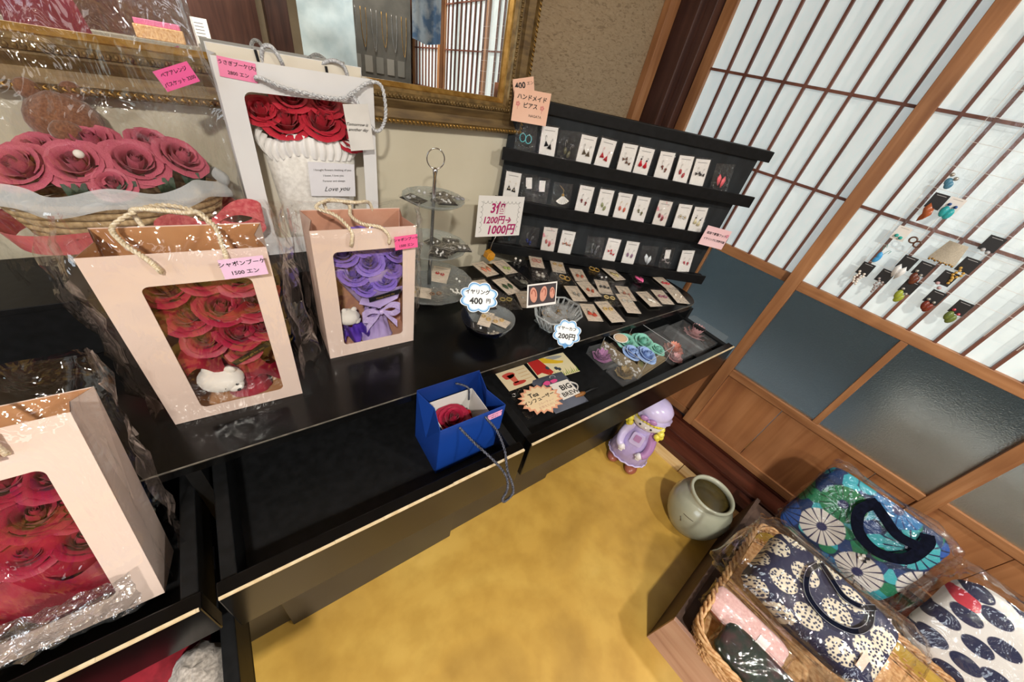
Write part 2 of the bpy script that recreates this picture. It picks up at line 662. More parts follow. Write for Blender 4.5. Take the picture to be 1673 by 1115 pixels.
# unseen daylight window, added left of the camera for cellophane highlights and fill
t = struct(thing('added_window_1', 'x', None, (-2.395, -0.55, 0)))
del t['label']
b = MB()
b.box(0, 0.004, -0.60, 0.60, 0.95, 2.00)
b.build('pane', glow('added_daylight_pane', 'DCE8F4', 7.0), t)
for y in (-0.60, -0.2, 0.2, 0.60):
    b = MB()
    b.box(0.0, 0.035, y - 0.018, y + 0.018, 0.93, 2.02)
    b.build('window_bar', M_POST, t)
for z in (0.95, 1.45, 2.00):
    b = MB()
    b.box(0.0, 0.030, -0.618, 0.618, z - 0.018, z + 0.018)
    b.build('window_bar', M_POST, t)
t = thing('pale_lump', 'added pale trough standing outside behind the frosted glass of the near door', 'pale_lump', (2.16, -0.60, -0.1))  # pale block put outside to give the pane its blurred patch
b = MB()
b.box(-0.16, 0.16, -0.42, 0.26, 0, 0.57, bev=0.06)
b.build('lump', mat('pale_beige', 'CFC4B4', 'DDD4C8', rough=0.9, scale=(12, 12, 12)), t)
b = MB()
b.box(-0.17, 0.17, -0.43, 0.27, 0.57, 0.62, bev=0.02)
b.build('rim', MATS['pale_beige'], t)

# ------------------------------------------------------------------ mirror
MIR = Matrix.Translation((0.894, 1.027, 1.154)) @ Matrix.Rotation(R_(-2.83), 4, 'Z') @ Matrix.Rotation(R_(-2.15), 4, 'X')
t = thing('wall_mirror', 'large mirror in a carved antique gold frame leaning on the cream board', 'mirror', mtx=MIR)
MW, MH = 1.40, 0.95
PROF = [(0.0, 0.0), (0.0, 0.030), (0.004, 0.036), (0.012, 0.036), (0.014, 0.026), (0.034, 0.020), (0.052, 0.026), (0.056, 0.024), (0.058, 0.030), (0.068, 0.030),
        (0.070, 0.022), (0.078, 0.018), (0.080, 0.013), (0.090, 0.008), (0.090, 0.002)]


def frame_side(b, corner_a, corner_b, inward_a, inward_b):
    n_ = len(PROF)
    vs = []
    for (cx, cz), (ix, iz) in ((corner_a, inward_a), (corner_b, inward_b)):
        for d, h in PROF:
            vs.append((cx + ix * d, -h, cz + iz * d))
    for i in range(n_ - 1):
        mi = 2 if i >= 11 else (1 if i in (4, 5, 6, 7) else 0)
        b.add([vs[i], vs[i + 1], vs[n_ + i + 1], vs[n_ + i]], [(0, 1, 2, 3)], mi)


for ca, cb, ia, ib in (((0, 0), (-MW, 0), (-1, 1), (1, 1)), ((-MW, 0), (-MW, MH), (1, 1), (1, -1)),
                       ((-MW, MH), (0, MH), (1, -1), (-1, -1)), ((0, MH), (0, 0), (-1, -1), (-1, 1))):
    b = MB()
    frame_side(b, ca, cb, ia, ib)
    b.build('frame_moulding', [M_GOLD, M_GOLD2, M_GILT], t)
b = MB()
q = 0.0095
for k in range(int((MW - 0.126) / q)):
    b.ball((-0.063 - q * k, -0.031, 0.063), 0.0046, 6, sc=(0.8, 0.9, 1.1))
for k in range(int((MH - 0.126) / q)):
    b.ball((-0.063, -0.031, 0.063 + q * k), 0.0046, 6, sc=(1.1, 0.9, 0.8))
struct(b.build('beading', M_GOLD, t, True), 'stuff')
b = MB()
for k in range(int(MW / 0.011)):
    x = -0.008 - 0.011 * k
    b.tube([(x + 0.004, -0.036, 0.003), (x, -0.0385, 0.008), (x - 0.006, -0.036, 0.013)], [0.0012, 0.0026, 0.0008], 5)
    b.tube([(x + 0.002, -0.036, 0.013), (x - 0.002, -0.038, 0.010), (x - 0.005, -0.036, 0.005)], [0.0008, 0.002, 0.0008], 5)
for k in range(int(MH / 0.011)):
    z = 0.008 + 0.011 * k
    b.tube([(-0.003, -0.036, z - 0.004), (-0.008, -0.0385, z), (-0.013, -0.036, z + 0.006)], [0.0012, 0.0026, 0.0008], 5)
struct(b.build('leaf_carving', M_GILT, t, True), 'stuff')
b = MB()
b.box(-MW + 0.085, -0.085, -0.004, -0.002, 0.085, MH - 0.085)
m, nt, p, out = base('mirror_glass')
p.inputs['Base Color'].default_value = (0.86, 0.87, 0.86, 1)
p.inputs['Metallic'].default_value = 1
p.inputs['Roughness'].default_value = 0.0
b.build('mirror_glass', m, t)
b = MB()
b.box(-MW + 0.003, -0.003, -0.002, 0.0, 0.003, MH - 0.003)
b.build('backing_board', M_POST, t)

# ------------------------------------------------------------------ the long black desk with its pulled-out drawers
DYAW = -5.0
DESK = Matrix.Translation((0, 0.4985, 0)) @ Matrix.Rotation(R_(DYAW), 4, 'Z')
DT = 0.756
t = desk = thing('display_desk', 'long black lacquered desk with its drawers pulled out, along the mirror wall', 'desk', mtx=DESK)
arc = [(1.33 + 0.085 * math.sin(a), 0.085 - 0.085 * math.cos(a)) for a in [R_(9 * k) for k in range(11)]]
outline = [(-0.75, 0.0)] + arc + [(1.415, 0.40), (1.38, 0.44), (-0.75, 0.545)]
b = MB()
b.prism(outline, DT - 0.022, DT)
b.build('top', M_BLACK, t)
b = MB()
b.tube([(-0.75, -0.0005, DT - 0.002)] + [(x, y, DT - 0.002) for x, y in arc], 0.0016, 5)
b.build('edge_trim', mat('worn_edge', '3A3733', '6E675C', rough=0.5, scale=(40, 40, 40)), t)
b = MB()
b.box(-0.75, 1.36, 0.04, 0.42, 0.56, 0.572)
b.box(-0.75, 1.36, 0.42, 0.43, 0.0, 0.734)
b.box(1.35, 1.372, 0.0, 0.43, 0.0, 0.734)
b.box(-0.75, -0.728, 0.0, 0.54, 0.0, 0.734)
b.box(-0.125, -0.105, 0.0, 0.42, 0.0, 0.734)
b.box(0.424, 0.446, 0.02, 0.42, 0.56, 0.734)
b.build('carcass', M_BLACK2, t)
for (u0, u1, v0) in ((-0.098, 0.386, -0.046), (0.388, 0.838, -0.032), (0.840, 1.36, -0.022), (-0.21, -0.0985, -0.030)):
    b = MB()
    b.box(u0, u1, v0, 0.03, 0.002, 0.545, bev=0.0015)
    b.build('base_panel', mat('dark_grey_lacquer', '26272A', '2E2F32', rough=0.36, scale=(8, 8, 8)), t)


def drawer(name, u0, u1, z0, z1, vf, floor_z, skew=0.0, deep=0.36):
    """a drawer pulled out so far that its front stands at v = vf"""
    b = MB()
    b.frame(Matrix.Translation((u0, vf, 0)) @ Matrix.Rotation(R_(skew), 4, 'Z'))
    w = u1 - u0
    b.box(0.004, w - 0.004, 0.022, deep, floor_z - 0.008, floor_z)
    b.box(0.004, w - 0.004, deep - 0.012, deep, floor_z, z1 - 0.03)
    d = b.build(name, M_BLACK2, t)
    for (a, c, nm) in ((0.004, 0.024, 'drawer_side'), (w - 0.024, w - 0.004, 'drawer_side')):
        b = MB()
        b.frame(Matrix.Translation((u0, vf, 0)) @ Matrix.Rotation(R_(skew), 4, 'Z'))
        b.box(a, c, 0.020, deep, z0 + 0.01, z1 - 0.006, bev=0.002)
        b.build(nm, M_BLACK2, d)
    b = MB()
    b.frame(Matrix.Translation((u0, vf, 0)) @ Matrix.Rotation(R_(skew), 4, 'Z'))
    b.box(0, w, 0, 0.024, z0, z1, 0, bev=0.002)
    b.build('drawer_front', M_BLACK, d)
    b = MB()
    b.frame(Matrix.Translation((u0, vf, 0)) @ Matrix.Rotation(R_(skew), 4, 'Z'))
    k, x = 0, 0.002
    while x < w - 0.004:
        x2 = min(w - 0.003, x + random.uniform(0.04, 0.11))
        b.box(x, x2, -0.0012, 0.0012 + random.uniform(0.001, 0.0025), z1 - 0.003, z1 + 0.0007)
        x = x2 + 0.0003
    tag(b.build('worn_edge', mat('bare_wood_edge', 'CDB58C', 'E2D2B2', rough=0.7, scale=(60, 60, 60)), d), 'cream bare-wood edge worn along the drawer front')
    return d


drawer('drawer', -0.104, 0.429, 0.575, 0.70, -0.199, 0.622)
drawer('drawer', 0.447, 1.368, 0.575, 0.70, -0.196, 0.645)
drawer('drawer', -0.72, -0.120, 0.605, 0.70, -0.200, 0.622)
drawer('drawer', -0.72, -0.112, 0.44, 0.560, -0.345, 0.462, deep=0.40)

# ================================================================== gift bags, roses, wraps


def ring(b, ow, oh, hole, r, y0, y1, mi=0):
    """front sheet with a rounded window, in the xz plane between y0 and y1"""
    x0, x1, z0, z1 = hole
    inn = rrect(x0, x1, z0, z1, r)
    k = len(inn) // 4
    outc = [(ow, oh), (0, oh), (0, 0), (ow, 0)]
    outp = [outc[i // k] for i in range(len(inn))]
    n = len(inn)
    vs = [(x, y0, z) for x, z in outp] + [(x, y0, z) for x, z in inn] + [(x, y1, z) for x, z in outp] + [(x, y1, z) for x, z in inn]
    fs = []
    for i in range(n):
        j = (i + 1) % n
        if outp[i] == outp[j]:
            fs += [(i, n + j, n + i), (2 * n + i, 3 * n + i, 3 * n + j)]
        else:
            fs += [(i, j, n + j, n + i), (2 * n + i, 3 * n + i, 3 * n + j, 2 * n + j)]
        fs.append((n + i, n + j, 3 * n + j, 3 * n + i))
    b.add(vs, fs, mi)


def price_tag(parent, at, w, h, color, lines, size, roll=0.0, nrm_y=-1):
    """small coloured sticker on a bag front (xz plane), handwriting on it"""
    X = Vector((math.cos(R_(roll)), 0, math.sin(R_(roll))))
    Z = Vector((-math.sin(R_(roll)), 0, math.cos(R_(roll))))
    b = MB()
    b.frame(axes(at, X, Vector((0, 1, 0)), Z))
    b.box(-w / 2, w / 2, -0.0006, 0, -h / 2, h / 2)
    s = b.build('price_sticker', solid(color, 0.6), parent)
    n = len(lines)
    for i, l in enumerate(lines):
        off = (0.5 - (i + 0.5) / n) * h * 0.92
        text(l, size, s, Vector(at) + Z * off + Vector((0, -0.0009, 0)), X, Z, M_INK, bold=0.012)
    return s


def rose_mesh(name, c, c2, seed=1, layers=5):
    m = mat(name + '_petal', c, c2, rough=0.55, scale=(40, 40, 40), sheen=0.08)
    rnd = random.Random(seed)
    b = MB()
    SPEC = [(0.20, 1.00, 0.02, 3), (0.32, 0.98, 0.06, 3), (0.47, 0.92, 0.13, 3), (0.64, 0.82, 0.24, 4), (0.82, 0.68, 0.34, 4)]
    for L in range(layers):
        R, hh, cu, n = SPEC[L]
        for k in range(n):
            a0 = 2 * PI * (k / n + 0.21 * L + rnd.uniform(-0.04, 0.04))
            span = PI / n * 1.38
            tilt = rnd.uniform(-0.04, 0.06)
            def pt(u, v, a0=a0, span=span, R=R, hh=hh, cu=cu, tilt=tilt):
                s = (u - 0.5) * 2
                a = a0 + s * span
                rr = R * (0.50 + 0.50 * math.sin(min(1, v * 1.2) * PI / 2)) * (1 + 0.11 * s)
                if R < 0.4:
                    rr *= 1 - 0.38 * v * v
                z = hh * v * (1 - 0.16 * s * s * v) + 0.05 * v * (1 - abs(s)) ** 2
                if v > 0.62:
                    q = (v - 0.62) / 0.38
                    c = cu * q * q * (0.55 + 0.45 * (1 - s * s))
                    rr += c
                    z -= c * 0.75
                return (rr * math.cos(a), rr * math.sin(a), z - 0.36 + tilt * v)
            b.grid(pt, 6, 6)
    path = [(0.15 * (1 - i / 28) * math.cos(i * 0.55), 0.15 * (1 - i / 28) * math.sin(i * 0.55)) for i in range(26)]
    b.grid(lambda u, v: (path[int(u * 25)][0] * (0.8 + 0.3 * v), path[int(u * 25)][1] * (0.8 + 0.3 * v), -0.2 + 0.84 * v), 25, 2)
    me = b.build(name, m, None, True)
    d = me.data
    bpy.data.objects.remove(me)
    return d


ROSE_RED = [rose_mesh('rose', '84062C', 'AC0F3C', s) for s in (1, 2)]
ROSE_CRIM = [rose_mesh('rose_coral_red', 'A8142A', 'CE2A40', s) for s in (3, 4)]
ROSE_PUR = [rose_mesh('rose_lilac', '6A4FB0', '8E74D0', s) for s in (5, 6)]
ROSE_PINK = [rose_mesh('rose_dusty_pink', 'B24C62', 'CC6A7E', s) for s in (7, 8)]
ROSE_MINT = [rose_mesh('rose_mint', '74C4B2', '9CDCCB', s) for s in (9,)]
ROSE_BLUE = [rose_mesh('rose_powder_blue', '86A8E0', 'ABC6F0', s) for s in (10,)]


def put_rose(parent, pool, at, r, aim=(0, -0.6, 0.8), i=0, name='rose'):
    o = share(name, pool[i % len(pool)], parent, at, sc=r)
    o.rotation_euler = Vector(aim).to_track_quat('Z', 'Y').to_euler()
    return o


def cello(parent, w, h, d, m=0.012, seed=0, top=0.05, flap=0.03, name='cellophane_wrap', mt=None, z0=0.002, lean=0.0):
    """loose crinkled clear bag around a box w x d x h with welded side flaps"""
    b = MB()
    per = []
    n = 44
    for k in range(n):
        a = 2 * PI * k / n
        ca, sa = math.cos(a), math.sin(a)
        q = 1 / max(abs(ca), abs(sa))
        per.append((ca * q, sa * q, abs(ca) ** 6))
    nv = 22
    def pt(u, v):
        k = int(round(u * n)) % n
        ux, uy, e = per[k]
        z = z0 + v * (h + top)
        over = max(0, (z - h) / max(top, 1e-3))
        nn = nz((ux * 2.1 + seed * 3.3, uy * 2.1, z * 16)) + 0.6 * nz((ux * 5 + seed, uy * 5, z * 38))
        mm = m * (1.0 + 0.75 * nn)
        fl = flap * (abs(ux) > 0.98 and abs(uy) < 0.35) * (0.6 + 0.5 * nz((seed, uy, z * 20)))
        x = w / 2 + ux * (w / 2 + mm + fl)
        y = d / 2 + uy * (d / 2 + mm) * (1 - 0.55 * over)
        return (x, y + lean * over, z + 0.008 * nn * over)
    b.grid(pt, n, nv)
    return b.build(name, mt or M_CELLO, parent, True)


def bear(parent, at, r, rot=(0, 0, 0)):
    b = MB()
    fz = lambda d: 1 + 0.05 * nz((d.x, d.y, d.z), 7)
    b.ball((0, 0, 0), 1.0, 18, 0, (1.25, 0.95, 0.85), fz)
    b.ball((0.75, -0.35, -0.25), 0.5, 14, 0, (1, 1, 0.85), fz)
    b.ball((-0.55, 0.1, 0.75), 0.34, 10, 0, (1, 0.6, 1))
    b.ball((0.55, 0.1, 0.78), 0.34, 10, 0, (1, 0.6, 1))
    b.ball((1.0, -0.72, -0.28), 0.13, 8, 1)
    b.ball((0.35, -0.82, 0.05), 0.08, 8, 1)
    b.ball((0.95, -0.62, 0.16), 0.08, 8, 1)
    o = b.build('bear', [mat('white_plush', 'E2DCD2', 'F4F0EA', rough=0.9, scale=(300, 300, 300), bump=0.3, sheen=0.4), M_INK], parent, True)
    o.location = at
    o.rotation_euler = rot
    o.scale = (r, r, r)
    return o


def wrap_sheet(parent, cx, cy, z0, z1, r0, r1, m, seed=0, name='wrapping_paper', folds=9, squash=0.5):
    b = MB()
    def pt(u, v):
        a = 2 * PI * u
        r = r0 + (r1 - r0) * v ** 0.8
        r *= 1 + 0.10 * math.sin(folds * a + seed) * (0.3 + v) + 0.05 * nz((u * 9, v * 4, seed))
        return (cx + r * math.cos(a), cy + r * math.sin(a) * squash, z0 + (z1 - z0) * v + 0.012 * v * math.sin(5 * a + seed))
    b.grid(pt, 48, 8)
    return b.build(name, m, parent, True)


def bow(parent, at, s, m, name='ribbon_bow', tails=True):
    b = MB()
    for sg in (-1, 1):
        def pt(u, v, sg=sg):
            a = 2 * PI * u
            return (sg * (0.5 - 0.5 * math.cos(a)) * 1.0, -0.10 * math.sin(a * 0.5) - 0.06 * math.sin(3 * a), 0.34 * math.sin(a) * (0.5 - 0.5 * math.cos(a)) ** 0.4 * 0.9 + (v - 0.5) * (0.12 + 0.42 * (0.5 - 0.5 * math.cos(a))) + 0.1 * sg)
        b.grid(pt, 22, 4)
        if tails:
            def pt2(u, v, sg=sg):
                return (sg * (0.08 + 0.75 * u), -0.12 - 0.05 * math.sin(6 * u), -0.95 * u + (v - 0.5) * 0.42 * (0.3 + u) * 0.9 + 0.02)
            b.grid(pt2, 10, 3)
    b.ball((0, -0.06, 0), 0.14, 10, sc=(1, 0.8, 1.1))
    o = b.build(name, m, parent, True)
    o.location = at
    o.scale = (s, s, s)
    return o


def gift_bag(name, label, mtx, w, h, d, hole, paper, lining, holes, rope_m, arch, group=None, back_up=0.0, cel=None, front_paths=None, rr=0.009, rope_r=0.0032):
    t = thing(name, label, 'gift bag', mtx=mtx, group=group)
    th = 0.0014
    b = MB()
    ring(b, w, h, hole, rr, 0, th)
    b.build('front_panel', paper, t)
    b = MB()
    b.box(0, w, d - th, d, 0, h + back_up, 0)
    b.box(0.002, w - 0.002, d - th * 1.8, d - th, 0.002, h + back_up - 0.001, 1)
    b.build('back_panel', [paper, lining], t)
    for sx, x in ((1, 0), (-1, w)):
        b = MB()
        g = 0.011
        for (ya, yb, xa, xb) in ((th, d / 2, 0, g), (d / 2, d - th, g, 0)):
            for mi, off in ((0, 0), (1, 0.0008)):
                X = lambda q: x + sx * (q + off)
                b.add([(X(0), ya, 0), (X(0), yb, 0), (X(0), yb, h * 0.45), (X(0), ya, h * 0.45), (X(xb), yb, h), (X(xa), ya, h)],
                      [(0, 1, 2, 3), (3, 2, 4, 5)], mi)
        b.build('side_gusset', [paper, lining], t)
    b = MB()
    b.box(th, w - th, th, d - th, 0, 0.002, 1)
    b.build('base', [paper, lining], t)
    b = MB()
    x0, x1, z0, z1 = hole
    b.grid(lambda u, v: (x0 - 0.006 + (x1 - x0 + 0.012) * u, 0.0026 + 0.0012 * nz((u * 4, v * 5, w * 90)), z0 - 0.006 + (z1 - z0 + 0.012) * v), 14, 18)
    b.build('window_film', M_FILM, t, True)
    for k, pts in enumerate(arch):
        b = MB()
        b.rope(pts, rope_r, turns=int(34), strands=2)
        b.build('rope_handle', rope_m, t, True)
    if cel:
        cello(t, w, h + back_up, d, **cel)
    return t


M_PINKP = mat('blush_paper', 'E2CBBF', 'E8D4C9', rough=0.5, scale=(5, 5, 5))
M_COPPER = mat('copper_card', 'B07C52', 'C08C60', rough=0.6, scale=(20, 20, 20))
M_COPPER2 = mat('rose_card', 'C08C74', 'CE9C84', rough=0.6, scale=(20, 20, 20))
M_WHITEP = mat('white_paper', 'DFDFE0', 'E8E8E8', rough=0.45, scale=(5, 5, 5))
M_REDW = mat('crimson_wrap', '7C0F24', 'A21A34', rough=0.5, scale=(25, 25, 25))
M_LAVW = mat('lavender_wrap', 'A08AC4', 'B9A6DA', rough=0.5, scale=(18, 18, 18))
M_LAVS = mat('lavender_satin', 'B7A0DC', 'D3C2EE', rough=0.28, scale=(18, 18, 18))
M_KRIB = solid('17161A', 0.4)
M_GOLDINK = solid('C9A75A', 0.4, 0.6)


def ribbon_strip(parent, a, c, wd, s, size):
    A, B_ = Vector(a), Vector(c)
    X = (B_ - A).normalized()
    Z = Vector((0, 0, 1)) - X * X.z
    Z.normalize()
    L = (B_ - A).length
    b = MB()
    b.frame(axes(A, X, Z.cross(X), Z))
    b.box(0, L, 0, 0.001, -wd / 2, wd / 2)
    o = b.build('ribbon', M_KRIB, parent)
    text(s, size, o, (A + B_) / 2 + X.cross(Z) * 0.0012, X, Z, M_GOLDINK)
    return o


# --- blush bag with the red roses, front of the desk
BAG1 = Matrix.Translation((-0.121, 0.602, DT + 0.001)) @ Matrix.Rotation(R_(-7.0), 4, 'Z')
t = gift_bag('gift_bag', 'blush paper gift bag with red roses in its window, ivory rope handles, on the desk', BAG1, 0.192, 0.312, 0.088,
             (0.042, 0.164, 0.024, 0.266), M_PINKP, M_COPPER, None, M_ROPE,
             [[(0.070, -0.004, 0.288), (0.069, -0.008, 0.297), (0.062, -0.004, 0.309), (0.040, 0.030, 0.316), (0.030, 0.070, 0.322), (0.070, 0.092, 0.338), (0.110, 0.090, 0.334), (0.135, 0.060, 0.322), (0.142, 0.006, 0.313), (0.143, -0.008, 0.300), (0.142, -0.004, 0.286)],
              [(0.055, 0.090, 0.300), (0.05, 0.094, 0.320), (0.050, 0.090, 0.334), (0.075, 0.070, 0.342), (0.105, 0.072, 0.336), (0.122, 0.088, 0.328), (0.13, 0.090, 0.300)]],
             'blush gift bags with windows', 0.0, dict(m=0.014, seed=1, top=0.045, flap=0.034, mt=M_CELLO2))
price_tag(t, (0.160, -0.0165, 0.292), 0.052, 0.030, 'E3BFE0', ['シャボンブーケ', '1500 エン'], 0.0080, roll=3)
t = thing('bouquet', 'bouquet of red soap roses with a white bear inside the front blush bag', 'bouquet', mtx=BAG1 @ Matrix.Translation((0.10, 0.044, 0.003)))
b = MB()
wrap_sheet(t, 0.012, 0.006, 0.06, 0.20, 0.022, 0.078, M_REDW, 1)
wrap_sheet(t, 0.012, 0.004, 0.002, 0.07, 0.034, 0.020, M_REDW, 3, squash=0.8)
for i, (x, y, z, r) in enumerate([(-0.040, 0, 0.232, 0.031), (0.000, 0.008, 0.245, 0.031), (0.046, 0.004, 0.240, 0.032), (-0.028, -0.012, 0.188, 0.032), (0.012, -0.016, 0.198, 0.031),
                                  (0.053, -0.012, 0.196, 0.030), (-0.020, -0.016, 0.146, 0.030), (0.024, -0.020, 0.150, 0.032), (0.058, -0.014, 0.152, 0.027), (0.022, -0.014, 0.112, 0.026)]):
    put_rose(t, ROSE_RED, (x, y, z), r, (x * 5 + 0.25 * math.sin(i * 2.1), -0.55 + 0.2 * math.cos(i * 1.7), 0.72), i)
ribbon_strip(t, (0.005, -0.037, 0.098), (0.062, -0.036, 0.128), 0.010, 'Special gift for you', 0.0058)
for (x, z, a) in ((0.045, 0.065, 0.4), (-0.035, 0.105, -0.5)):
    b = MB()
    b.grid(lambda u, v: (x + (u - 0.5) * 0.05, -0.026 + 0.014 * math.sin(7 * u + a) * v, z + 0.045 * (v - 0.5) + 0.012 * math.sin(5 * u)), 10, 4)
    b.build('tulle_frill', M_REDW, t, True)
bear(t, (-0.022, -0.020, 0.058), 0.027, (0.2, 0.1, -0.2))

# --- blush bag with the lilac roses
BAG2 = Matrix.Translation((0.146, 0.653, DT + 0.001)) @ Matrix.Rotation(R_(-6.0), 4, 'Z')
t = gift_bag('gift_bag', 'blush paper gift bag with lilac roses in its window and a hot pink price sticker', BAG2, 0.190, 0.296, 0.095,
             (0.032, 0.163, 0.030, 0.253), M_PINKP, M_COPPER2, None, M_ROPE,
             [[(0.064, -0.004, 0.266), (0.065, -0.009, 0.278), (0.066, -0.004, 0.296), (0.050, 0.030, 0.310), (0.025, 0.065, 0.312), (0.055, 0.085, 0.318), (0.085, 0.080, 0.310), (0.078, 0.040, 0.305), (0.090, 0.008, 0.302), (0.120, -0.004, 0.298), (0.133, -0.009, 0.282), (0.134, -0.004, 0.266)],
              [(0.050, 0.097, 0.285), (0.045, 0.097, 0.308), (0.06, 0.080, 0.318), (0.095, 0.070, 0.318), (0.125, 0.090, 0.310), (0.135, 0.097, 0.285)]],
             'blush gift bags with windows', 0.0, dict(m=0.011, seed=5, top=0.022, flap=0.016))
price_tag(t, (0.165, -0.014, 0.270), 0.046, 0.028, 'F0609A', ['シャボンブーケ', '1500 エン'], 0.0072, roll=4)
b = MB()
b.tube([(-0.020, 0.03, 0.285), (-0.027, 0.03, 0.300), (-0.030, 0.03, 0.312)], [0.012, 0.006, 0.013], 9, caps=False)
b.grid(lambda u, v: (-0.030 + 0.02 * math.cos(6.28 * u) * (0.5 + v) + 0.004 * math.sin(25 * u), 0.03 + 0.016 * math.sin(6.28 * u) * (0.5 + v), 0.305 + 0.022 * v + 0.005 * math.sin(19 * u)), 20, 4)
b.build('cellophane_tuft', M_CELLO2, t, True)
t = thing('bouquet', 'bouquet of lilac soap roses in lavender paper with a satin bow', 'bouquet', mtx=BAG2 @ Matrix.Translation((0.10, 0.046, 0.003)))
wrap_sheet(t, 0.012, 0.004, 0.085, 0.185, 0.016, 0.075, M_LAVW, 2)
wrap_sheet(t, 0.012, 0.002, 0.002, 0.09, 0.040, 0.016, M_LAVW, 4, squash=0.8)
for i, (x, y, z, r) in enumerate([(-0.042, 0, 0.222, 0.030), (-0.004, 0.010, 0.240, 0.031), (0.034, 0.008, 0.240, 0.028), (0.058, -0.004, 0.222, 0.026), (-0.030, -0.012, 0.182, 0.029),
                                  (0.004, -0.014, 0.206, 0.028), (0.046, -0.014, 0.190, 0.025), (-0.012, -0.022, 0.158, 0.026), (0.030, -0.022, 0.166, 0.026)]):
    put_rose(t, ROSE_PUR, (x, y, z), r, (x * 4 + 0.25 * math.sin(i * 2.1), -0.6 + 0.2 * math.cos(i * 1.7), 0.7), i)
for sg, x in ((-1, -0.006), (1, 0.055)):
    b = MB()
    b.grid(lambda u, v: (x + sg * (-0.034 + 0.045 * v) * 1 + 0.02 * (u - 0.5), -0.033 + 0.004 * math.sin(5 * u), 0.10 + 0.052 * u * (1 - 0.35 * v) + 0.02 * v), 8, 6)
    b.build('paper_lapel', M_LAVW, t, True)
ribbon_strip(t, (-0.008, -0.041, 0.131), (0.062, -0.038, 0.141), 0.011, 'Happy every day', 0.006)
bow(t, (0.018, -0.034, 0.092), 0.042, M_LAVS)
bear(t, (-0.048, -0.014, 0.078), 0.021, (0.1, 0.2, 0.3))
b = MB()
b.grid(lambda u, v: (-0.045 + 0.05 * (u - 0.3), -0.02 + 0.016 * math.sin(9 * u + 3 * v), 0.012 + 0.05 * v + 0.006 * math.sin(12 * u)), 14, 6)
b.build('tulle_frill', mat('violet_tulle', '4B2A9A', '6B45C4', rough=0.5, scale=(30, 30, 30)), t, True)

# --- tall white bag at the back
RZ = 0.875
BAG3 = Matrix.Translation((0.100, 0.934, RZ + 0.001)) @ Matrix.Rotation(R_(-3.0), 4, 'Z')
t = gift_bag('gift_bag', 'tall white paper gift bag with silver rope handles and a tag, behind the blush bags', BAG3, 0.278, 0.378, 0.075,
             (0.036, 0.248, 0.040, 0.330), M_WHITEP, M_CREAM, None, M_ROPE_S,
             [[(0.060, -0.006, 0.352), (0.066, -0.012, 0.356), (0.105, -0.016, 0.345), (0.180, -0.018, 0.338), (0.216, -0.020, 0.344), (0.262, -0.012, 0.372), (0.290, -0.016, 0.370), (0.296, -0.020, 0.320), (0.282, -0.022, 0.288), (0.262, -0.022, 0.292), (0.236, -0.018, 0.336), (0.226, -0.008, 0.350)],
              [(0.085, 0.080, 0.350), (0.090, 0.070, 0.392), (0.105, 0.060, 0.400), (0.118, 0.060, 0.380), (0.122, 0.072, 0.366)],
              [(0.190, 0.080, 0.380), (0.215, 0.066, 0.394), (0.235, 0.062, 0.390), (0.245, 0.066, 0.372), (0.246, 0.080, 0.352)]], None, 0.012, None, rr=0.014, rope_r=0.0036)
for (x, z) in ((0.080, 0.384), (0.205, 0.376)):
    b = MB()
    b.tube([(x, 0.070, z - 0.012), (x - 0.002, 0.069, z + 0.006)], 0.0028, 6)
    b.build('handle_slot', M_INK, t)
price_tag(t, (0.036, -0.001, 0.362), 0.056, 0.030, 'F58AB4', ['うさぎブーケ㊛'.replace('㊛', '(大)'), '2800 エン'], 0.0074, roll=-4)
b = MB()
b.frame(Matrix.Translation((0.232, -0.026, 0.330)) @ Matrix.Rotation(R_(-6), 4, 'Y'))
b.box(-0.028, 0.024, -0.001, 0, -0.085, 0.004)
ht = b.build('hang_tag', mat('tag_card', 'D8D5D0', 'E2DFDA', rough=0.6), t)
for i, l in enumerate(('Tomorrow is', 'another day')):
    text(l, 0.0085, ht, (0.229 + 0.002 * i, -0.0285, 0.296 - 0.010 * i), (1, 0, 0.05), (0, 0, 1), M_INK, slant=0.5)
t = thing('bouquet', 'bouquet of coral red roses in a white gathered wrap inside the tall white bag', 'bouquet', mtx=BAG3 @ Matrix.Translation((0.146, 0.037, 0.003)))
M_FUR = mat('white_fleece', 'DAD6CF', 'EFECE6', rough=0.9, scale=(120, 120, 120), bump=0.35, sheen=0.3)
b = MB()
b.lathe([(0.001, 0.0), (0.072, 0.0), (0.076, 0.05), (0.088, 0.16), (0.094, 0.225), (0.070, 0.232), (0.001, 0.215)], 40, sy=0.38, wob=lambda a, z: 1 + 0.02 * nz((math.cos(a) * 2, math.sin(a) * 2, z * 20)))
b.build('fleece_cover', M_FUR, t, True)
b = MB()
b.grid(lambda u, v: ((0.093 + 0.010 * math.sin(PI * v) + 0.0035 * math.sin(70 * PI * u) ) * math.cos(2 * PI * u), (0.093 + 0.010 * math.sin(PI * v)) * 0.40 * math.sin(2 * PI * u) - 0.0035 * math.sin(70 * PI * u + 1),
                     0.212 + 0.042 * v + 0.006 * math.sin(9 * u * PI) + 0.004 * math.sin(40 * u)), 200, 5)
b.build('gathered_ruffle', M_WHITE, t, True)
for i, (x, y, z, r) in enumerate([(-0.044, -0.004, 0.275, 0.043), (0.024, -0.008, 0.278, 0.043), (0.080, -0.004, 0.252, 0.038), (-0.082, 0.006, 0.288, 0.033), (-0.024, 0.014, 0.316, 0.036), (0.040, 0.014, 0.312, 0.036), (0.085, 0.012, 0.290, 0.030)]):
    put_rose(t, ROSE_CRIM, (x, y, z), r, (x * 2, -0.62, 0.75), i)
b = MB()
b.frame(Matrix.Translation((0.028, -0.041, 0.170)) @ Matrix.Rotation(R_(2), 4, 'Y'))
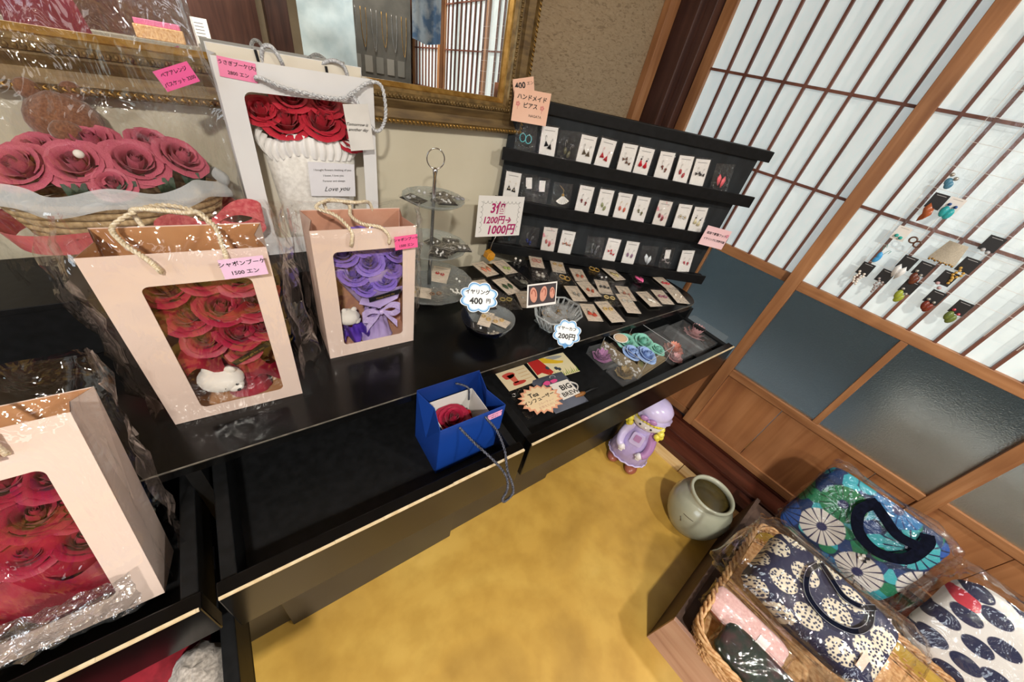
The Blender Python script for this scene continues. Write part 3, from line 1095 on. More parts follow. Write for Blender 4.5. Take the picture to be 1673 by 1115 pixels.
b.box(-0.049, 0.049, 0, 0.001, -0.037, 0.037)
cd = b.build('message_card', mat('pale_card', 'DDDCE2', 'E6E5EA', rough=0.6), t)
for i, l in enumerate(('I bought flowers thinking of you', 'I knew, I love you', 'Forever and always')):
    text(l, 0.0062, cd, (0.030, -0.0418, 0.192 - 0.012 * i), (1, 0, 0.02), (0, 0, 1), M_INK)
text('Love you', 0.015, cd, (0.034, -0.0418, 0.150), (1, 0, 0.06), (0, 0, 1), M_INK, slant=0.5)

# riser on which the basket and the white bag stand
t = thing('display_riser', 'low black box riser at the back left of the desk', 'riser', (-0.70, 0.88, DT), -2.83)
b = MB()
b.box(0, 1.05, 0, 0.018, 0, RZ - DT - 0.012, bev=0.001)
b.build('front_board', M_BLACK2, t)
b = MB()
b.box(0, 1.055, -0.002, 0.185, RZ - DT - 0.012, RZ - DT, bev=0.001)
b.build('top_board', M_BLACK2, t)
b = MB()
b.box(0, 0.015, 0.018, 0.18, 0, RZ - DT - 0.012)
b.box(1.035, 1.05, 0.018, 0.18, 0, RZ - DT - 0.012)
b.build('end_board', M_BLACK2, t)

# --- basket arrangement in cellophane
BK = Matrix.Translation((-0.085, 0.970, RZ + 0.001)) @ Matrix.Rotation(R_(6), 4, 'Z')
t = thing('flower_basket', 'oval straw basket of dusty pink roses wrapped in crinkled cellophane', 'flower basket', mtx=BK)
M_STRAW = mat('braided_straw', '9C7F56', 'CDB286', rough=0.75, scale=(130, 130, 60), bump=0.6)
b = MB()
for k in range(11):
    z = 0.008 + 0.0135 * k
    ex = 0.092 + 0.0046 * k
    pts = [(ex * 1.08 * math.cos(2 * PI * i / 40), ex * 0.62 * math.sin(2 * PI * i / 40), z) for i in range(40)]
    b.tube(pts, [0.0068 + 0.0012 * math.sin(i * PI + k) for i in range(40)], 6, closed=True)
b.lathe([(0.001, 0.002), (0.092, 0.002), (0.092, 0.006), (0.001, 0.006)], 40, sx=1.08, sy=0.62)
b.build('woven_basket', M_STRAW, t, True)
b = MB()
b.grid(lambda u, v: ((0.138 + 0.020 * math.sin(PI * v * 0.6) + 0.006 * math.sin(22 * PI * u)) * 1.06 * math.cos(2 * PI * u), (0.138 + 0.02 * math.sin(PI * v * 0.6)) * 0.66 * math.sin(2 * PI * u), 0.172 - 0.030 * v + 0.007 * math.sin(14 * PI * u + 1)), 96, 5)
b.build('organza_lining', clear('white_organza', gloss=0.2, rough=0.4, haze=0.55), t, True)
for i, (x, y, z, r) in enumerate([(0.030, -0.035, 0.200, 0.042), (0.098, -0.014, 0.202, 0.038), (0.070, 0.035, 0.212, 0.036), (-0.010, 0.030, 0.215, 0.038), (-0.040, -0.038, 0.200, 0.040), (-0.100, -0.020, 0.192, 0.038), (-0.010, -0.070, 0.178, 0.028), (-0.080, 0.030, 0.200, 0.036)]):
    put_rose(t, ROSE_PINK, (x, y, z), r, (x * 5, -0.55 + y * 4, 0.8), i)
b = MB()
for (x, y) in ((0.005, -0.074), (0.058, -0.062), (0.100, -0.040), (-0.055, -0.074), (0.115, -0.010)):
    for k in range(3):
        b.grid(lambda u, v: (x + (u - 0.5) * 0.022 * (1 - v * 0.8) + 0.012 * (k - 1) * v, y - 0.006 * math.sin(PI * v), 0.158 + 0.026 * v), 2, 4)
b.build('sepals', mat('dark_green_leaf', '24382A', '35503B', rough=0.6), t, True)
b = MB()
b.ball((-0.032, -0.068, 0.226), 0.0065, 12)
b.build('pearl', solid('EDE9E0', 0.15), t, True)
M_CORAL = mat('coral_satin', 'C8505A', 'E07A7C', rough=0.25, scale=(12, 12, 12))
b = MB()
b.grid(lambda u, v: ((0.152 + 0.012 * v) * math.cos(2 * PI * u) * 1.05, 0.093 * math.sin(2 * PI * u), 0.070 + 0.036 * v + 0.006 * math.sin(6 * PI * u)), 60, 3)
b.build('satin_band', M_CORAL, t, True)
bow(t, (0.105, -0.088, 0.100), 0.088, M_CORAL)
b = MB()
fz = lambda d: 1 + 0.06 * nz((d.x, d.y, d.z), 6)
b.ball((-0.030, 0.080, 0.238), 0.048, 18, 0, (1, 0.9, 1), fz)
b.ball((-0.055, 0.080, 0.284), 0.016, 10, 0, (1, 0.6, 1), fz)
b.ball((-0.005, 0.080, 0.284), 0.016, 10, 0, (1, 0.6, 1), fz)
b.ball((-0.034, 0.042, 0.230), 0.022, 12, 0, (1, 0.8, 0.9), fz)
tag(b.build('plush_bear', mat('brown_plush', '6E4630', '8E6044', rough=0.95, scale=(260, 260, 260), bump=0.5, sheen=0.5), t, True), 'brown plush bear behind the roses')
b = MB()
def shell(u, v):
    a = 2 * PI * u
    z = 0.004 + 0.47 * v
    q = 0.172 + 0.015 * math.sin(PI * v) - 0.10 * max(0, v - 0.55) * (1 + math.cos(a + 2.4))
    q *= 1 + 0.07 * nz((math.cos(a) * 2, math.sin(a) * 2, z * 9)) + 0.05 * nz((math.cos(a) * 6, math.sin(a) * 6, z * 22))
    return (q * 1.03 * math.cos(a), q * 0.46 * math.sin(a) - 0.018, z)
b.grid(shell, 64, 26)
b.build('cellophane_wrap', M_CELLO2, t, True)
b = MB()
for (p0, p1, w0) in (((-0.14, -0.090, 0.15), (-0.055, -0.112, 0.118), 0.010), ((-0.055, -0.112, 0.118), (-0.035, -0.112, 0.040), 0.016), ((-0.10, -0.10, 0.10), (-0.055, -0.112, 0.118), 0.007)):
    A, B_ = Vector(p0), Vector(p1)
    b.grid(lambda u, v: tuple(A + (B_ - A) * u + Vector((0.5 * w0 * (v - 0.5), -0.006 * math.sin(PI * v), w0 * (v - 0.5))) + Vector((0.003 * nz((u * 9, v * 3, 1)), 0.003 * nz((u * 9, v * 5, 4)), 0.004 * nz((u * 7, v * 3, 8))))), 16, 4)
b.build('cellophane_fold', M_CELLO2, t, True)
price_tag(t, (0.122, -0.080, 0.345), 0.052, 0.028, 'EE5FA0', ['ペアアレンジ', 'バスケット 3200'], 0.0066, roll=22)

# --- blush bag standing in the left drawer, leaning against the desk edge
yw, ln, rl = R_(-5.1), R_(22.4), R_(-1.5)
u_ = Vector((math.cos(yw), math.sin(yw), 0))
v_ = Vector((-math.sin(yw), math.cos(yw), 0))
k_ = Vector((0, 0, 1))
v3, k3 = v_ * math.cos(ln) - k_ * math.sin(ln), k_ * math.cos(ln) + v_ * math.sin(ln)
BAG4 = axes(Vector((-0.182, 0.380, 0.657)) - u_ * 0.19, u_, v3, k3)
t = gift_bag('gift_bag', 'blush paper gift bag leaning back in the left drawer, wrapped in shiny crinkled cellophane', BAG4, 0.190, 0.300, 0.085,
             (0.030, 0.150, 0.030, 0.240), M_PINKP, M_COPPER, None, M_ROPE,
             [[(0.064, -0.004, 0.270), (0.065, -0.009, 0.282), (0.066, -0.004, 0.300), (0.060, 0.040, 0.33), (0.10, 0.06, 0.335), (0.130, 0.0, 0.302), (0.133, -0.009, 0.286), (0.134, -0.004, 0.270)]],
             'blush gift bags with windows', 0.0, dict(m=0.014, seed=9, top=0.055, flap=0.022, mt=M_CELLO2))
price_tag(t, (0.105, -0.0165, 0.285), 0.05, 0.034, 'F0B4D8', ['シャボンブーケ', '1500 エン'], 0.0088, roll=3)
b = MB()
b.grid(lambda u, v: (0.012 + 0.165 * u, -0.018 - 0.016 * abs(nz((u * 7, v * 3, 2))) - 0.009 * abs(nz((u * 16, v * 6, 5))), 0.012 + 0.060 * v), 34, 14)
b.build('cellophane_crease', clear('silvery_cellophane', gloss=0.5, rough=0.05, bump=1.0, bscale=45, haze=0.02, face=0.40), t, False)
t = thing('bouquet', 'bouquet of dark red roses inside the leaning blush bag in the left drawer', 'bouquet', mtx=BAG4 @ Matrix.Translation((0.095, 0.042, 0.003)))
wrap_sheet(t, 0, 0.004, 0.03, 0.16, 0.024, 0.072, M_REDW, 6)
for i, (x, y, z, r) in enumerate([(-0.040, 0, 0.205, 0.031), (0.000, 0.006, 0.212, 0.031), (0.040, 0.002, 0.205, 0.031), (-0.024, -0.012, 0.162, 0.031), (0.018, -0.014, 0.165, 0.031), (0.050, -0.010, 0.155, 0.027), (0.0, -0.016, 0.122, 0.028), (0.042, -0.016, 0.112, 0.026)]):
    put_rose(t, ROSE_RED, (x, y, z), r, (x * 4 + 0.25 * math.sin(i * 2.1), -0.55 + 0.2 * math.cos(i * 1.7), 0.7), i)
b = MB()
b.grid(lambda u, v: (-0.07 + 0.145 * u, -0.020 + 0.012 * math.sin(11 * u + 4 * v), 0.012 + 0.07 * v + 0.01 * math.sin(7 * u)), 20, 6)
b.build('tulle_frill', M_REDW, t, True)

# --- blue bag standing in the middle drawer
BAG5 = Matrix.Translation((0.247, 0.352, 0.6235)) @ Matrix.Rotation(R_(-4.5), 4, 'Z')
t = thing('gift_bag', 'open royal blue paper gift bag with dark rope handles in the middle drawer', 'gift bag', mtx=BAG5)
M_BLUE = mat('royal_blue_paper', '123A8C', '17439A', rough=0.42, scale=(6, 6, 6))
M_BLUEIN = mat('royal_blue_inside', '0D2C70', '12357E', rough=0.5, scale=(6, 6, 6))
w, h, d, th = 0.152, 0.150, 0.112, 0.0014
b = MB()
b.box(0, w, 0, th, 0, h, bev=0.0004)
b.build('front_panel', M_BLUE, t)
b = MB()
b.box(0, w, d - th, d, 0, h + 0.004, bev=0.0004)
b.build('back_panel', M_BLUEIN, t)
for sx, x in ((1, 0), (-1, w)):
    b = MB()
    g = 0.014
    X = lambda q: x + sx * q
    ridge = [(X(0), th, 0), (X(0), d - th, 0), (X(0), d - th, h), (X(0), th, h), (X(g), d / 2, h), (X(0), d / 2, h * 0.38), (X(0), d / 2, 0)]
    b.add(ridge, [(0, 6, 5), (0, 5, 3), (3, 5, 4), (6, 1, 5), (1, 2, 5), (2, 4, 5)])
    b.build('side_gusset', M_BLUE, t, solid_=0.0012)
b = MB()
b.box(th, w - th, th, d - th, 0, 0.002)
b.build('base', M_BLUEIN, t)
b = MB()
b.rope([(0.042, -0.001, 0.138), (0.045, -0.008, 0.134), (0.062, -0.030, 0.112), (0.085, -0.072, 0.092), (0.098, -0.104, 0.074), (0.096, -0.122, 0.052), (0.084, -0.128, 0.030), (0.094, -0.128, 0.012), (0.110, -0.128, 0.030), (0.108, -0.118, 0.058), (0.104, -0.102, 0.078), (0.116, -0.066, 0.098), (0.116, -0.030, 0.118), (0.104, -0.008, 0.136), (0.102, -0.001, 0.139)], 0.0027, 46, 2)
b.build('rope_handle', M_ROPE_K, t, True)
b = MB()
b.rope([(0.09, 0.108, 0.140), (0.10, 0.100, 0.139), (0.115, 0.092, 0.128), (0.120, 0.090, 0.09)], 0.0024, 14, 2)
b.build('rope_handle', M_ROPE_K, t, True)
price_tag(t, (0.126, -0.0016, 0.132), 0.036, 0.018, 'EFA9D2', ['シャボンローズ', '100 エン'], 0.0052, roll=2)
t = thing('rose_box', 'single red soap rose in a white paper liner inside the blue bag', 'rose', mtx=BAG5 @ Matrix.Translation((0.062, 0.052, 0.003)))
b = MB()
for (x0, x1, y0, y1) in ((-0.046, 0.064, 0.042, 0.0432), (0.064, 0.0652, -0.036, 0.042), (-0.046, -0.0448, -0.036, 0.042)):
    b.box(x0, x1, y0, y1, 0, 0.118)
b.build('paper_liner', solid('D9D6D2', 0.6), t)
b = MB()
b.lathe([(0.001, 0), (0.026, 0), (0.034, 0.05), (0.038, 0.070), (0.030, 0.071), (0.001, 0.066)], 18)
b.build('pot', M_INK, t, True)
put_rose(t, ROSE_RED, (-0.002, 0, 0.086), 0.037, (0, -0.1, 1), 0)
b = MB()
b.grid(lambda u, v: (0.040 * math.cos(2 * PI * u) * (0.8 + 0.3 * v), 0.036 * math.sin(2 * PI * u) * (0.8 + 0.3 * v), 0.055 + 0.03 * v + 0.006 * math.sin(16 * PI * u)), 48, 3)
b.build('tulle_frill', mat('red_tulle', 'A81420', 'C8242E', rough=0.6), t, True)

# ================================================================== earring cards
M_CARD = mat('white_card', 'EDEAE7', 'F3F1EE', rough=0.55, scale=(5, 5, 5))
M_CARDC = mat('ivory_card', 'E2D2BE', 'EBDDCC', rough=0.55, scale=(5, 5, 5))
M_CARDK = solid('17171B', 0.5)
M_CARDP = mat('flower_printed_card', 'E6E0DA', 'E07F92', rough=0.55, scale=(38, 38, 38), lo=0.56, hi=0.66)
CACHE = {}


def mesh_of(key, fn):
    if key not in CACHE:
        o = fn()
        CACHE[key] = o.data
        bpy.data.objects.remove(o)
    return CACHE[key]


def card_mesh(m, w, h):
    def f():
        b = MB()
        b.box(-w / 2, w / 2, -h / 2, h / 2, 0, 0.0012)
        b.box(-w * 0.32, w * 0.32, h * 0.36, h * 0.385, 0.0012, 0.00125, 1)
        return b.build('card', [m, solid('9E9A98', 0.6) if m != M_CARDK else solid('C8C8CC', 0.6)])
    return mesh_of(('card', m.name, w, h), f)


def pocket_mesh(v, w, h):
    def f():
        b = MB()
        def pt(u, t_):
            e = 1 - (2 * abs(u - 0.5)) ** 4
            return ((u - 0.5) * w, (t_ - 0.5) * h, 0.0016 + 0.0045 * e * (0.55 + 0.8 * abs(nz((u * 3 + v, t_ * 5, v * 7.1)))) + 0.0012 * nz((u * 11, t_ * 13, v)))
        b.grid(pt, 10, 14)
        return b.build('clear_pocket', M_POCKET, None, True)
    return mesh_of(('pocket', v, w, h), f)


def ear_mesh(kind, c, c2=None):
    def f():
        b = MB()
        m1 = solid(c, 0.28, 0.0)
        m2 = solid(c2 or 'B9B6B0', 0.3, 0.6)
        wire = lambda z: b.tube([(0, z, 0.002), (0.0012, z + 0.004, 0.0035), (0.0035, z + 0.0045, 0.003), (0.004, z - 0.002, 0.002)], 0.00045, 4, 1)
        if kind == 'bead':
            wire(0)
            b.tube([(0, 0, 0.002), (0, -0.012, 0.002)], 0.0004, 4, 1)
            b.ball((0, -0.0155, 0.0035), 0.0042, 10, 0)
            b.ball((0.0008, -0.022, 0.0032), 0.003, 8, 0)
        elif kind == 'drop':
            wire(0)
            b.tube([(0, 0, 0.002), (0, -0.010, 0.002)], 0.0004, 4, 1)
            b.ball((0, -0.020, 0.0035), 0.0055, 12, 0, (0.85, 1.6, 0.6))
        elif kind == 'triangle':
            wire(0)
            b.tube([(0, 0, 0.002), (0, -0.010, 0.002)], 0.0004, 4, 1)
            b.prism([(-0.0075, -0.026), (0.0075, -0.026), (0.0, -0.010)], 0.002, 0.0045)
            b.prism([(-0.003, -0.0225), (0.003, -0.0225), (0.0, -0.016)], 0.0045, 0.0055, 1)
        elif kind == 'bow':
            wire(0)
            b.tube([(0, 0, 0.002), (0, -0.012, 0.002)], 0.0004, 4, 1)
            b.prism([(0, -0.0155), (-0.008, -0.020), (-0.008, -0.010)], 0.002, 0.006)
            b.prism([(0, -0.0155), (0.008, -0.010), (0.008, -0.020)], 0.002, 0.006)
            b.ball((0, -0.0155, 0.005), 0.0022, 8, 1)
        elif kind == 'tassel':
            wire(0)
            b.ball((0, -0.005, 0.003), 0.0028, 8, 1)
            for k in range(9):
                a = (k - 4) / 4
                b.tube([(0, -0.007, 0.003), (0.0065 * a, -0.028 + 0.003 * a * a, 0.0035 + 0.0012 * (k % 2))], [0.0008, 0.0011], 4, 0)
        elif kind == 'hoop':
            b.tube([(0.0075 * math.cos(2 * PI * i / 16), -0.010 + 0.0095 * math.sin(2 * PI * i / 16), 0.004) for i in range(16)], 0.0010, 5, 0, closed=True)
            b.ball((0, 0, 0.004), 0.0018, 8, 1)
        elif kind == 'flower':
            for k in range(5):
                a = 2 * PI * k / 5
                b.ball((0.0048 * math.cos(a), -0.010 + 0.0048 * math.sin(a), 0.0032), 0.0036, 8, 0, (1, 1, 0.5))
            b.ball((0, -0.010, 0.005), 0.0024, 8, 1)
        elif kind == 'stud':
            b.ball((0, -0.008, 0.0035), 0.0034, 10, 0)
        elif kind == 'fan':
            for k in range(7):
                a = R_(-90 + (k - 3) * 15)
                a2 = a + R_(13)
                b.add([(0, 0, 0.003), (0.024 * math.cos(a), 0.024 * math.sin(a), 0.0035), (0.024 * math.cos(a2), 0.024 * math.sin(a2), 0.0045 + 0.001 * (k % 2))], [(0, 1, 2)], 0)
            b.ball((0, 0.001, 0.004), 0.004, 8, 1)
            b.tube([(0, 0.002, 0.003), (0, 0.014, 0.003), (-0.012, 0.024, 0.003)], 0.0006, 4, 1)
        elif kind == 'stones':
            b.ball((0, -0.004, 0.0035), 0.0036, 10, 1)
            b.ball((0, -0.016, 0.004), 0.0062, 12, 0, (0.9, 1.15, 0.5))
        elif kind == 'pearls':
            for k in range(6):
                b.ball((0.0018 * math.sin(k * 1.6), -0.003 - 0.0048 * k, 0.0035), 0.0026, 8, 0)
        elif kind == 'oval':
            b.ball((0, -0.002, 0.0035), 0.003, 8, 1)
            b.ball((0, -0.015, 0.004), 0.0075, 12, 0, (0.8, 1.35, 0.5))
        elif kind == 'leaf':
            b.prism([(0, 0), (-0.006, -0.010), (-0.004, -0.022), (0, -0.030), (0.004, -0.022), (0.006, -0.010)], 0.002, 0.0035)
        elif kind == 'ring':
            b.tube([(0.0055 * math.cos(2 * PI * i / 16), 0.0055 * math.sin(2 * PI * i / 16), 0.0028) for i in range(16)], 0.0015, 5, 0, closed=True)
        return b.build('earring', [m1, m2], None, True)
    return mesh_of(('ear', kind, c, c2), f)


def earring_card(label, group, mtx, kind, c, c2=None, base_='card', w=0.052, h=0.092, variant=0, name='earring_card', spread=0.011, drop=0.012, pocket=True, sc=1.0):
    t = thing(name, label, 'earrings', mtx=mtx, group=group)
    m = {'card': M_CARD, 'ivory': M_CARDC, 'print': M_CARDP, 'black': M_CARDK, 'minicard': M_CARD, 'miniblack': M_CARDK}.get(base_)
    if base_ in ('card', 'ivory', 'print', 'black'):
        share('card', card_mesh(m, w, h), t)
    elif base_ in ('minicard', 'miniblack'):
        share('card', card_mesh(m, round(w * 0.5, 4), round(h * 0.42, 4)), t, (0, h * 0.22, 0.0006), (0, 0, R_(5)))
    me = ear_mesh(kind, c, c2)
    k = sc * (1.25 if base_ == 'pack' else 1.0)
    if kind == 'fan':
        share('earring', me, t, (0.004, 0.004, 0), sc=k)
    else:
        share('earring', me, t, (-spread, drop, 0.001), (0, 0, R_(4 + 9 * (variant % 2))), k)
        share('earring', me, t, (spread * 0.9, drop - 0.003 - 0.004 * (variant % 3), 0.001), (0, 0, R_(-5 - 6 * (variant % 3))), k)
    if pocket:
        share('clear_pocket', pocket_mesh(variant % 4, round(w + 0.009, 4), round(h + 0.010, 4)), t)
    return t


# ------------------------------------------------------------------ black three-ledge display stand
SD = Vector((0.808, -0.590, 0))
SN = Vector((-0.590, -0.808, 0))
SO = Vector((0.854, 1.014, DT))
STAND = axes(SO, SD, -SN, Vector((0, 0, 1)))         # local x along the stand, y away from the viewer, z up
t = thing('display_stand', 'black upright earring display stand with three ledges, set across the corner', 'display stand', mtx=STAND)
b = MB()
b.box(0.0, 0.868, 0, 0.012, 0.0, 0.490, bev=0.001)
b.build('back_panel', mat('black_felt', '16191C', '22272B', rough=0.85, scale=(25, 60, 8), bump=0.15), t)
b = MB()
b.box(0.035, 0.905, -0.010, 0.022, 0.472, 0.506, bev=0.002)
b.build('top_rail', M_BLACK2, t)
for z, x1, dz in ((0.352, 0.905, 0.0), (0.196, 0.895, 0.0), (0.0275, 0.895, 0.0)):
    b = MB()
    b.box(-0.012, x1, -0.034, 0.0, z - 0.006, z + 0.004, bev=0.001)
    b.box(-0.012, x1, -0.041, -0.034, z - 0.026, z + 0.012, bev=0.001)
    b.build('ledge', M_BLACK2, t)
b = MB()
for x in (0.15, 0.72):
    b.tube([(x, 0.012, 0.42), (x, 0.11, 0.004)], 0.006, 6)
b.build('rear_strut', M_BLACK2, t)

ORD = ['first', 'second', 'third', 'fourth', 'fifth', 'sixth', 'seventh', 'eighth', 'ninth', 'tenth', 'eleventh', 'twelfth']
ROWS = {
    'top': (0.357, [(0.058, 'pack', 'hoop', '58B7BE', 'D8E0E0', -7, 'turquoise ring earrings'), (0.132, 'card', 'triangle', '16161A', '16161A', -6, 'black triangle earrings'), (0.201, 'pack', 'drop', '5A5844', None, -9, 'dull olive earrings'),
                    (0.259, 'card', 'triangle', '6E6252', '4A4036', 0, 'grey brown twist earrings'), (0.323, 'card', 'triangle', 'B92832', 'D2404A', 5, 'red triangle earrings'), (0.404, 'card', 'bow', '6B4A38', None, -3, 'brown bow earrings'),
                    (0.463, 'card', 'tassel', 'CF1E30', '1B1B20', -1, 'bright red tassel earrings'), (0.541, 'card', 'bead', '7C4A40', None, -5, 'brown bead earrings'), (0.613, 'card', 'drop', 'A83A40', None, -8, 'dark red drop earrings'),
                    (0.676, 'card', 'bow', '3F3A3A', None, -10, 'charcoal bow earrings'), (0.764, 'pack', 'leaf', 'EE6E78', 'F2E8E2', -13, 'coral fish-shaped earrings')]),
    'middle': (0.201, [(0.039, 'card', 'triangle', '1A1A22', 'E8DCC0', 0, 'black and cream triangle earrings'), (0.101, 'minicard', 'stud', '222228', None, -9, 'small black stud earrings'), (0.144, 'minicard', 'stud', '3A3A42', None, -2, 'charcoal stud earrings'),
                       (0.220, 'pack', 'fan', 'EDEBE6', 'C89A54', -5, 'white fan earrings'), (0.303, 'card', 'bead', '7A3034', '1E1E22', -1, 'dark red bead earrings'), (0.379, 'card', 'drop', '8E9468', None, -3, 'pale green drop earrings'),
                       (0.450, 'card', 'drop', 'C4604C', 'D8B46A', -3, 'gold and coral earrings'), (0.520, 'card', 'bead', '6E6A46', None, -3, 'olive bead earrings'), (0.607, 'print', 'drop', '7E2A34', None, -3, 'wine drop earrings on rose print'),
                       (0.689, 'card', 'flower', 'C9C5BC', 'D0B060', -7, 'silver flower earrings'), (0.755, 'card', 'tassel', 'DCD2AE', '2A2A2A', -9, 'cream tassel earrings')]),
    'bottom': (0.033, [(0.054, 'pack', 'bead', '2C4A55', None, 2, 'dark teal earrings'), (0.138, 'pack', 'bead', '27326E', None, 0, 'navy bead earrings'), (0.217, 'print', 'drop', 'B0605C', None, -5, 'rose drop earrings on flower print'),
                       (0.285, 'card', 'bow', 'B8806C', '3A3A30', 0, 'coral and dark bow earrings'), (0.403, 'pack', 'bead', '55585E', 'E8E8E8', -10, 'grey bead earrings'), (0.470, 'card', 'bow', 'C23440', None, 0, 'red bow earrings'),
                       (0.550, 'card', 'drop', '8E6C86', None, -4, 'mauve drop earrings'), (0.629, 'pack', 'leaf', 'DDE4EA', None, -9, 'white feather earrings'), (0.708, 'minicard', 'bow', '8C8486', None, -10, 'grey bow earrings'),
                       (0.796, 'card', 'bead', 'B03A46', None, -14, 'red double bead earrings')]),
}
for row, (z, items) in ROWS.items():
    for k, (s_, base_, kind, c, c2, tilt, look) in enumerate(items):
        w = 0.052 if base_ != 'pack' else 0.060
        h = 0.088 if row != 'top' else 0.083
        if base_ == 'pack':
            h = 0.078
        if base_ == 'minicard':
            w, h = 0.042, 0.084
        m = STAND @ Matrix.Translation((s_, -0.026, z + 0.001)) @ Matrix.Rotation(R_(90 - 9), 4, 'X') @ Matrix.Rotation(R_(-tilt * 0.55), 4, 'Z') @ Matrix.Translation((0, h / 2 + abs(tilt) * 0.0003, 0))
        earring_card('%s %s, %s from left on the stand\'s %s ledge' % ('card of' if base_ != 'pack' else 'packet of', look, ORD[k], row),
                     'earring cards on the black stand', m, kind, c, c2, base_, w, h, k, 'earring_card' if base_ != 'pack' else 'earring_packet')

# ------------------------------------------------------------------ earring cards lying on the desk
LIE = [(0.730, 0.876, 2, 'ivory', 'leaf', 'D98A70', 'ivory card of coral leaf earrings lying just in front of the amber clip'),
       (0.805, 0.860, -3, 'ivory', 'drop', '8FA05A', 'ivory card of green drop earrings right of the amber clip'),
       (0.887, 0.882, -36, 'pack', 'stud', 'E6E2DA', 'dark clear packet of white beads against the left foot of the stand'),
       (0.950, 0.848, -34, 'ivory', 'hoop', 'B05048', 'ivory card with a red and a grey hoop earring under the stand'),
       (1.019, 0.796, -36, 'ivory', 'ring', 'B99A62', 'ivory card of two small gold rings, second from left under the stand'),
       (0.649, 0.770, -8, 'ivory', 'leaf', 'D8C070', 'ivory card of yellow earrings half hidden by the 400 yen sign'),
       (0.726, 0.749, -1, 'ivory', 'leaf', '3C5236', 'ivory card of dark green leaf earrings behind the 400 yen sign'),
       (0.792, 0.757, -1, 'pack', 'drop', '6A6A60', 'dark clear packet between the green leaf card and the silver beads'),
       (0.740, 0.665, -24, 'ivory', 'stud', 'D8D8D4', 'ivory card with silver studs left of the ear photo'),
       (0.668, 0.672, -14, 'pack', 'ring', 'A08C50', 'dark clear packet lying right behind the blue glass dish'),
       (0.893, 0.766, -25, 'pack', 'stones', 'A8A49C', 'clear packet of silver bead earrings in front of the red hoop card'),
       (0.964, 0.711, -22, 'pack', 'hoop', 'C8A050', 'dark clear packet of gold hoop earrings behind the ear photo'),
       (1.053, 0.714, -31, 'ivory', 'drop', 'B06048', 'ivory card of dangling red brown earrings'),
       (0.932, 0.622, -24, 'ivory', 'bead', '8A8880', 'ivory card of grey heart earrings right of the ear photo'),
       (0.992, 0.614, -18, 'ivory', 'bead', 'A04A30', 'ivory card of red and olive bead earrings'),
       (1.068, 0.606, -36, 'ivory', 'bow', '3A3836', 'ivory card with a dark bar earring'),
       (1.151, 0.722, -31, 'pack', 'hoop', 'C49A44', 'clear packet of thick gold hoops under the stand'),
       (1.207, 0.665, -13, 'ivory', 'leaf', 'D4C48C', 'ivory card of pale yellow feather earrings below the stand'),
       (1.129, 0.653, -10, 'miniblack', 'stud', 'E8E8E8', 'clear packet of white studs between two ivory cards'),
       (1.279, 0.596, -30, 'pack', 'leaf', 'F06AA0', 'clear packet of hot pink bow-shaped earrings on the desk'),
       (1.132, 0.548, -32, 'ivory', 'bead', 'A8705C', 'ivory card of brown bead earrings partly covered by another card'),
       (1.063, 0.491, -30, 'ivory', 'ring', 'BDBBB4', 'ivory card of silver ring earrings at the desk front'),
       (1.023, 0.537, -21, 'pack', 'ring', 'C8B078', 'dark clear packet of gold and pearl rings'),
       (1.176, 0.478, -19, 'ivory', 'tassel', 'EAE6DC', 'ivory card of white tassel earrings nearest the box of soap roses'),
       (1.261, 0.468, -28, 'ivory', 'flower', '9A5A70', 'ivory card of plum flower earrings near the right end of the desk'),
       (1.372, 0.526, -16, 'ivory', 'flower', 'C83A44', 'ivory card of red flower earrings at the far right'),
       (1.324, 0.440, -30, 'ivory', 'stud', 'ECE6DA', 'ivory card of pearl earrings at the right end of the desk'),
       (0.955, 0.488, -19, 'ivory', 'ring', 'C8A860', 'long ivory card of gold ring earrings at the desk front'),
       (0.898, 0.518, -28, 'ivory', 'tassel', 'C4503C', 'ivory card of coral fringe earrings right of the glass basket')]
for k, (x, y, a, base_, kind, c, lab) in enumerate(LIE):
    zz = DT + 0.0015 + 0.0022 * (k % 4) + (0.006 if k in (21, 14) else 0)
    m = Matrix.Translation((x, y, zz)) @ Matrix.Rotation(R_(a), 4, 'Z') @ Matrix.Rotation(R_(1.5), 4, 'X')
    w, h = (0.052, 0.092) if base_ != 'pack' else (0.056, 0.080)
    if base_ == 'miniblack':
        w, h = 0.040, 0.070
    if k in (21, 27):
        h = 0.112
    earring_card(lab, 'earring cards lying on the desk', m, kind, c, None, base_, w, h, k, 'earring_card' if base_ == 'ivory' else 'earring_packet', sc=1.15)

# ------------------------------------------------------------------ signs on the stand and the desk


def plate(name, label, mtx, w, h, m, cat='sign', th=0.001, bev=0.0):
    t = thing(name, label, cat, mtx=mtx)
    b = MB()
    b.box(-w / 2, w / 2, -h / 2, h / 2, -th, 0)
    b.build('card', m, t)
    return t


M_PEACH = mat('peach_card', 'EFBDA2', 'F4C8B0', rough=0.6, scale=(6, 6, 6))
M_PKCARD = mat('pale_pink_card', 'F0C6CC', 'F5D2D6', rough=0.6, scale=(6, 6, 6))
Xl, Yl = (1, 0, 0), (0, 1, 0)
m = STAND @ Matrix.Translation((0.050, -0.050, 0.4845)) @ Matrix.Rotation(R_(88), 4, 'X') @ Matrix.Rotation(R_(2), 4, 'Z')
t = plate('price_sign', 'peach card headed with handmade pierced earrings lettering, on the left of the black stand', m, 0.108, 0.084, M_PEACH)
text('ハンドメイド', 0.0150, t, (0, 0.022, 0.0006), Xl, Yl, M_INK, bold=0.02)
text('ピアス', 0.0150, t, (-0.002, 0.002, 0.0006), Xl, Yl, M_INK, bold=0.02)
text('NAGATA', 0.0095, t, (0.016, -0.022, 0.0006), Xl, Yl, M_INK)
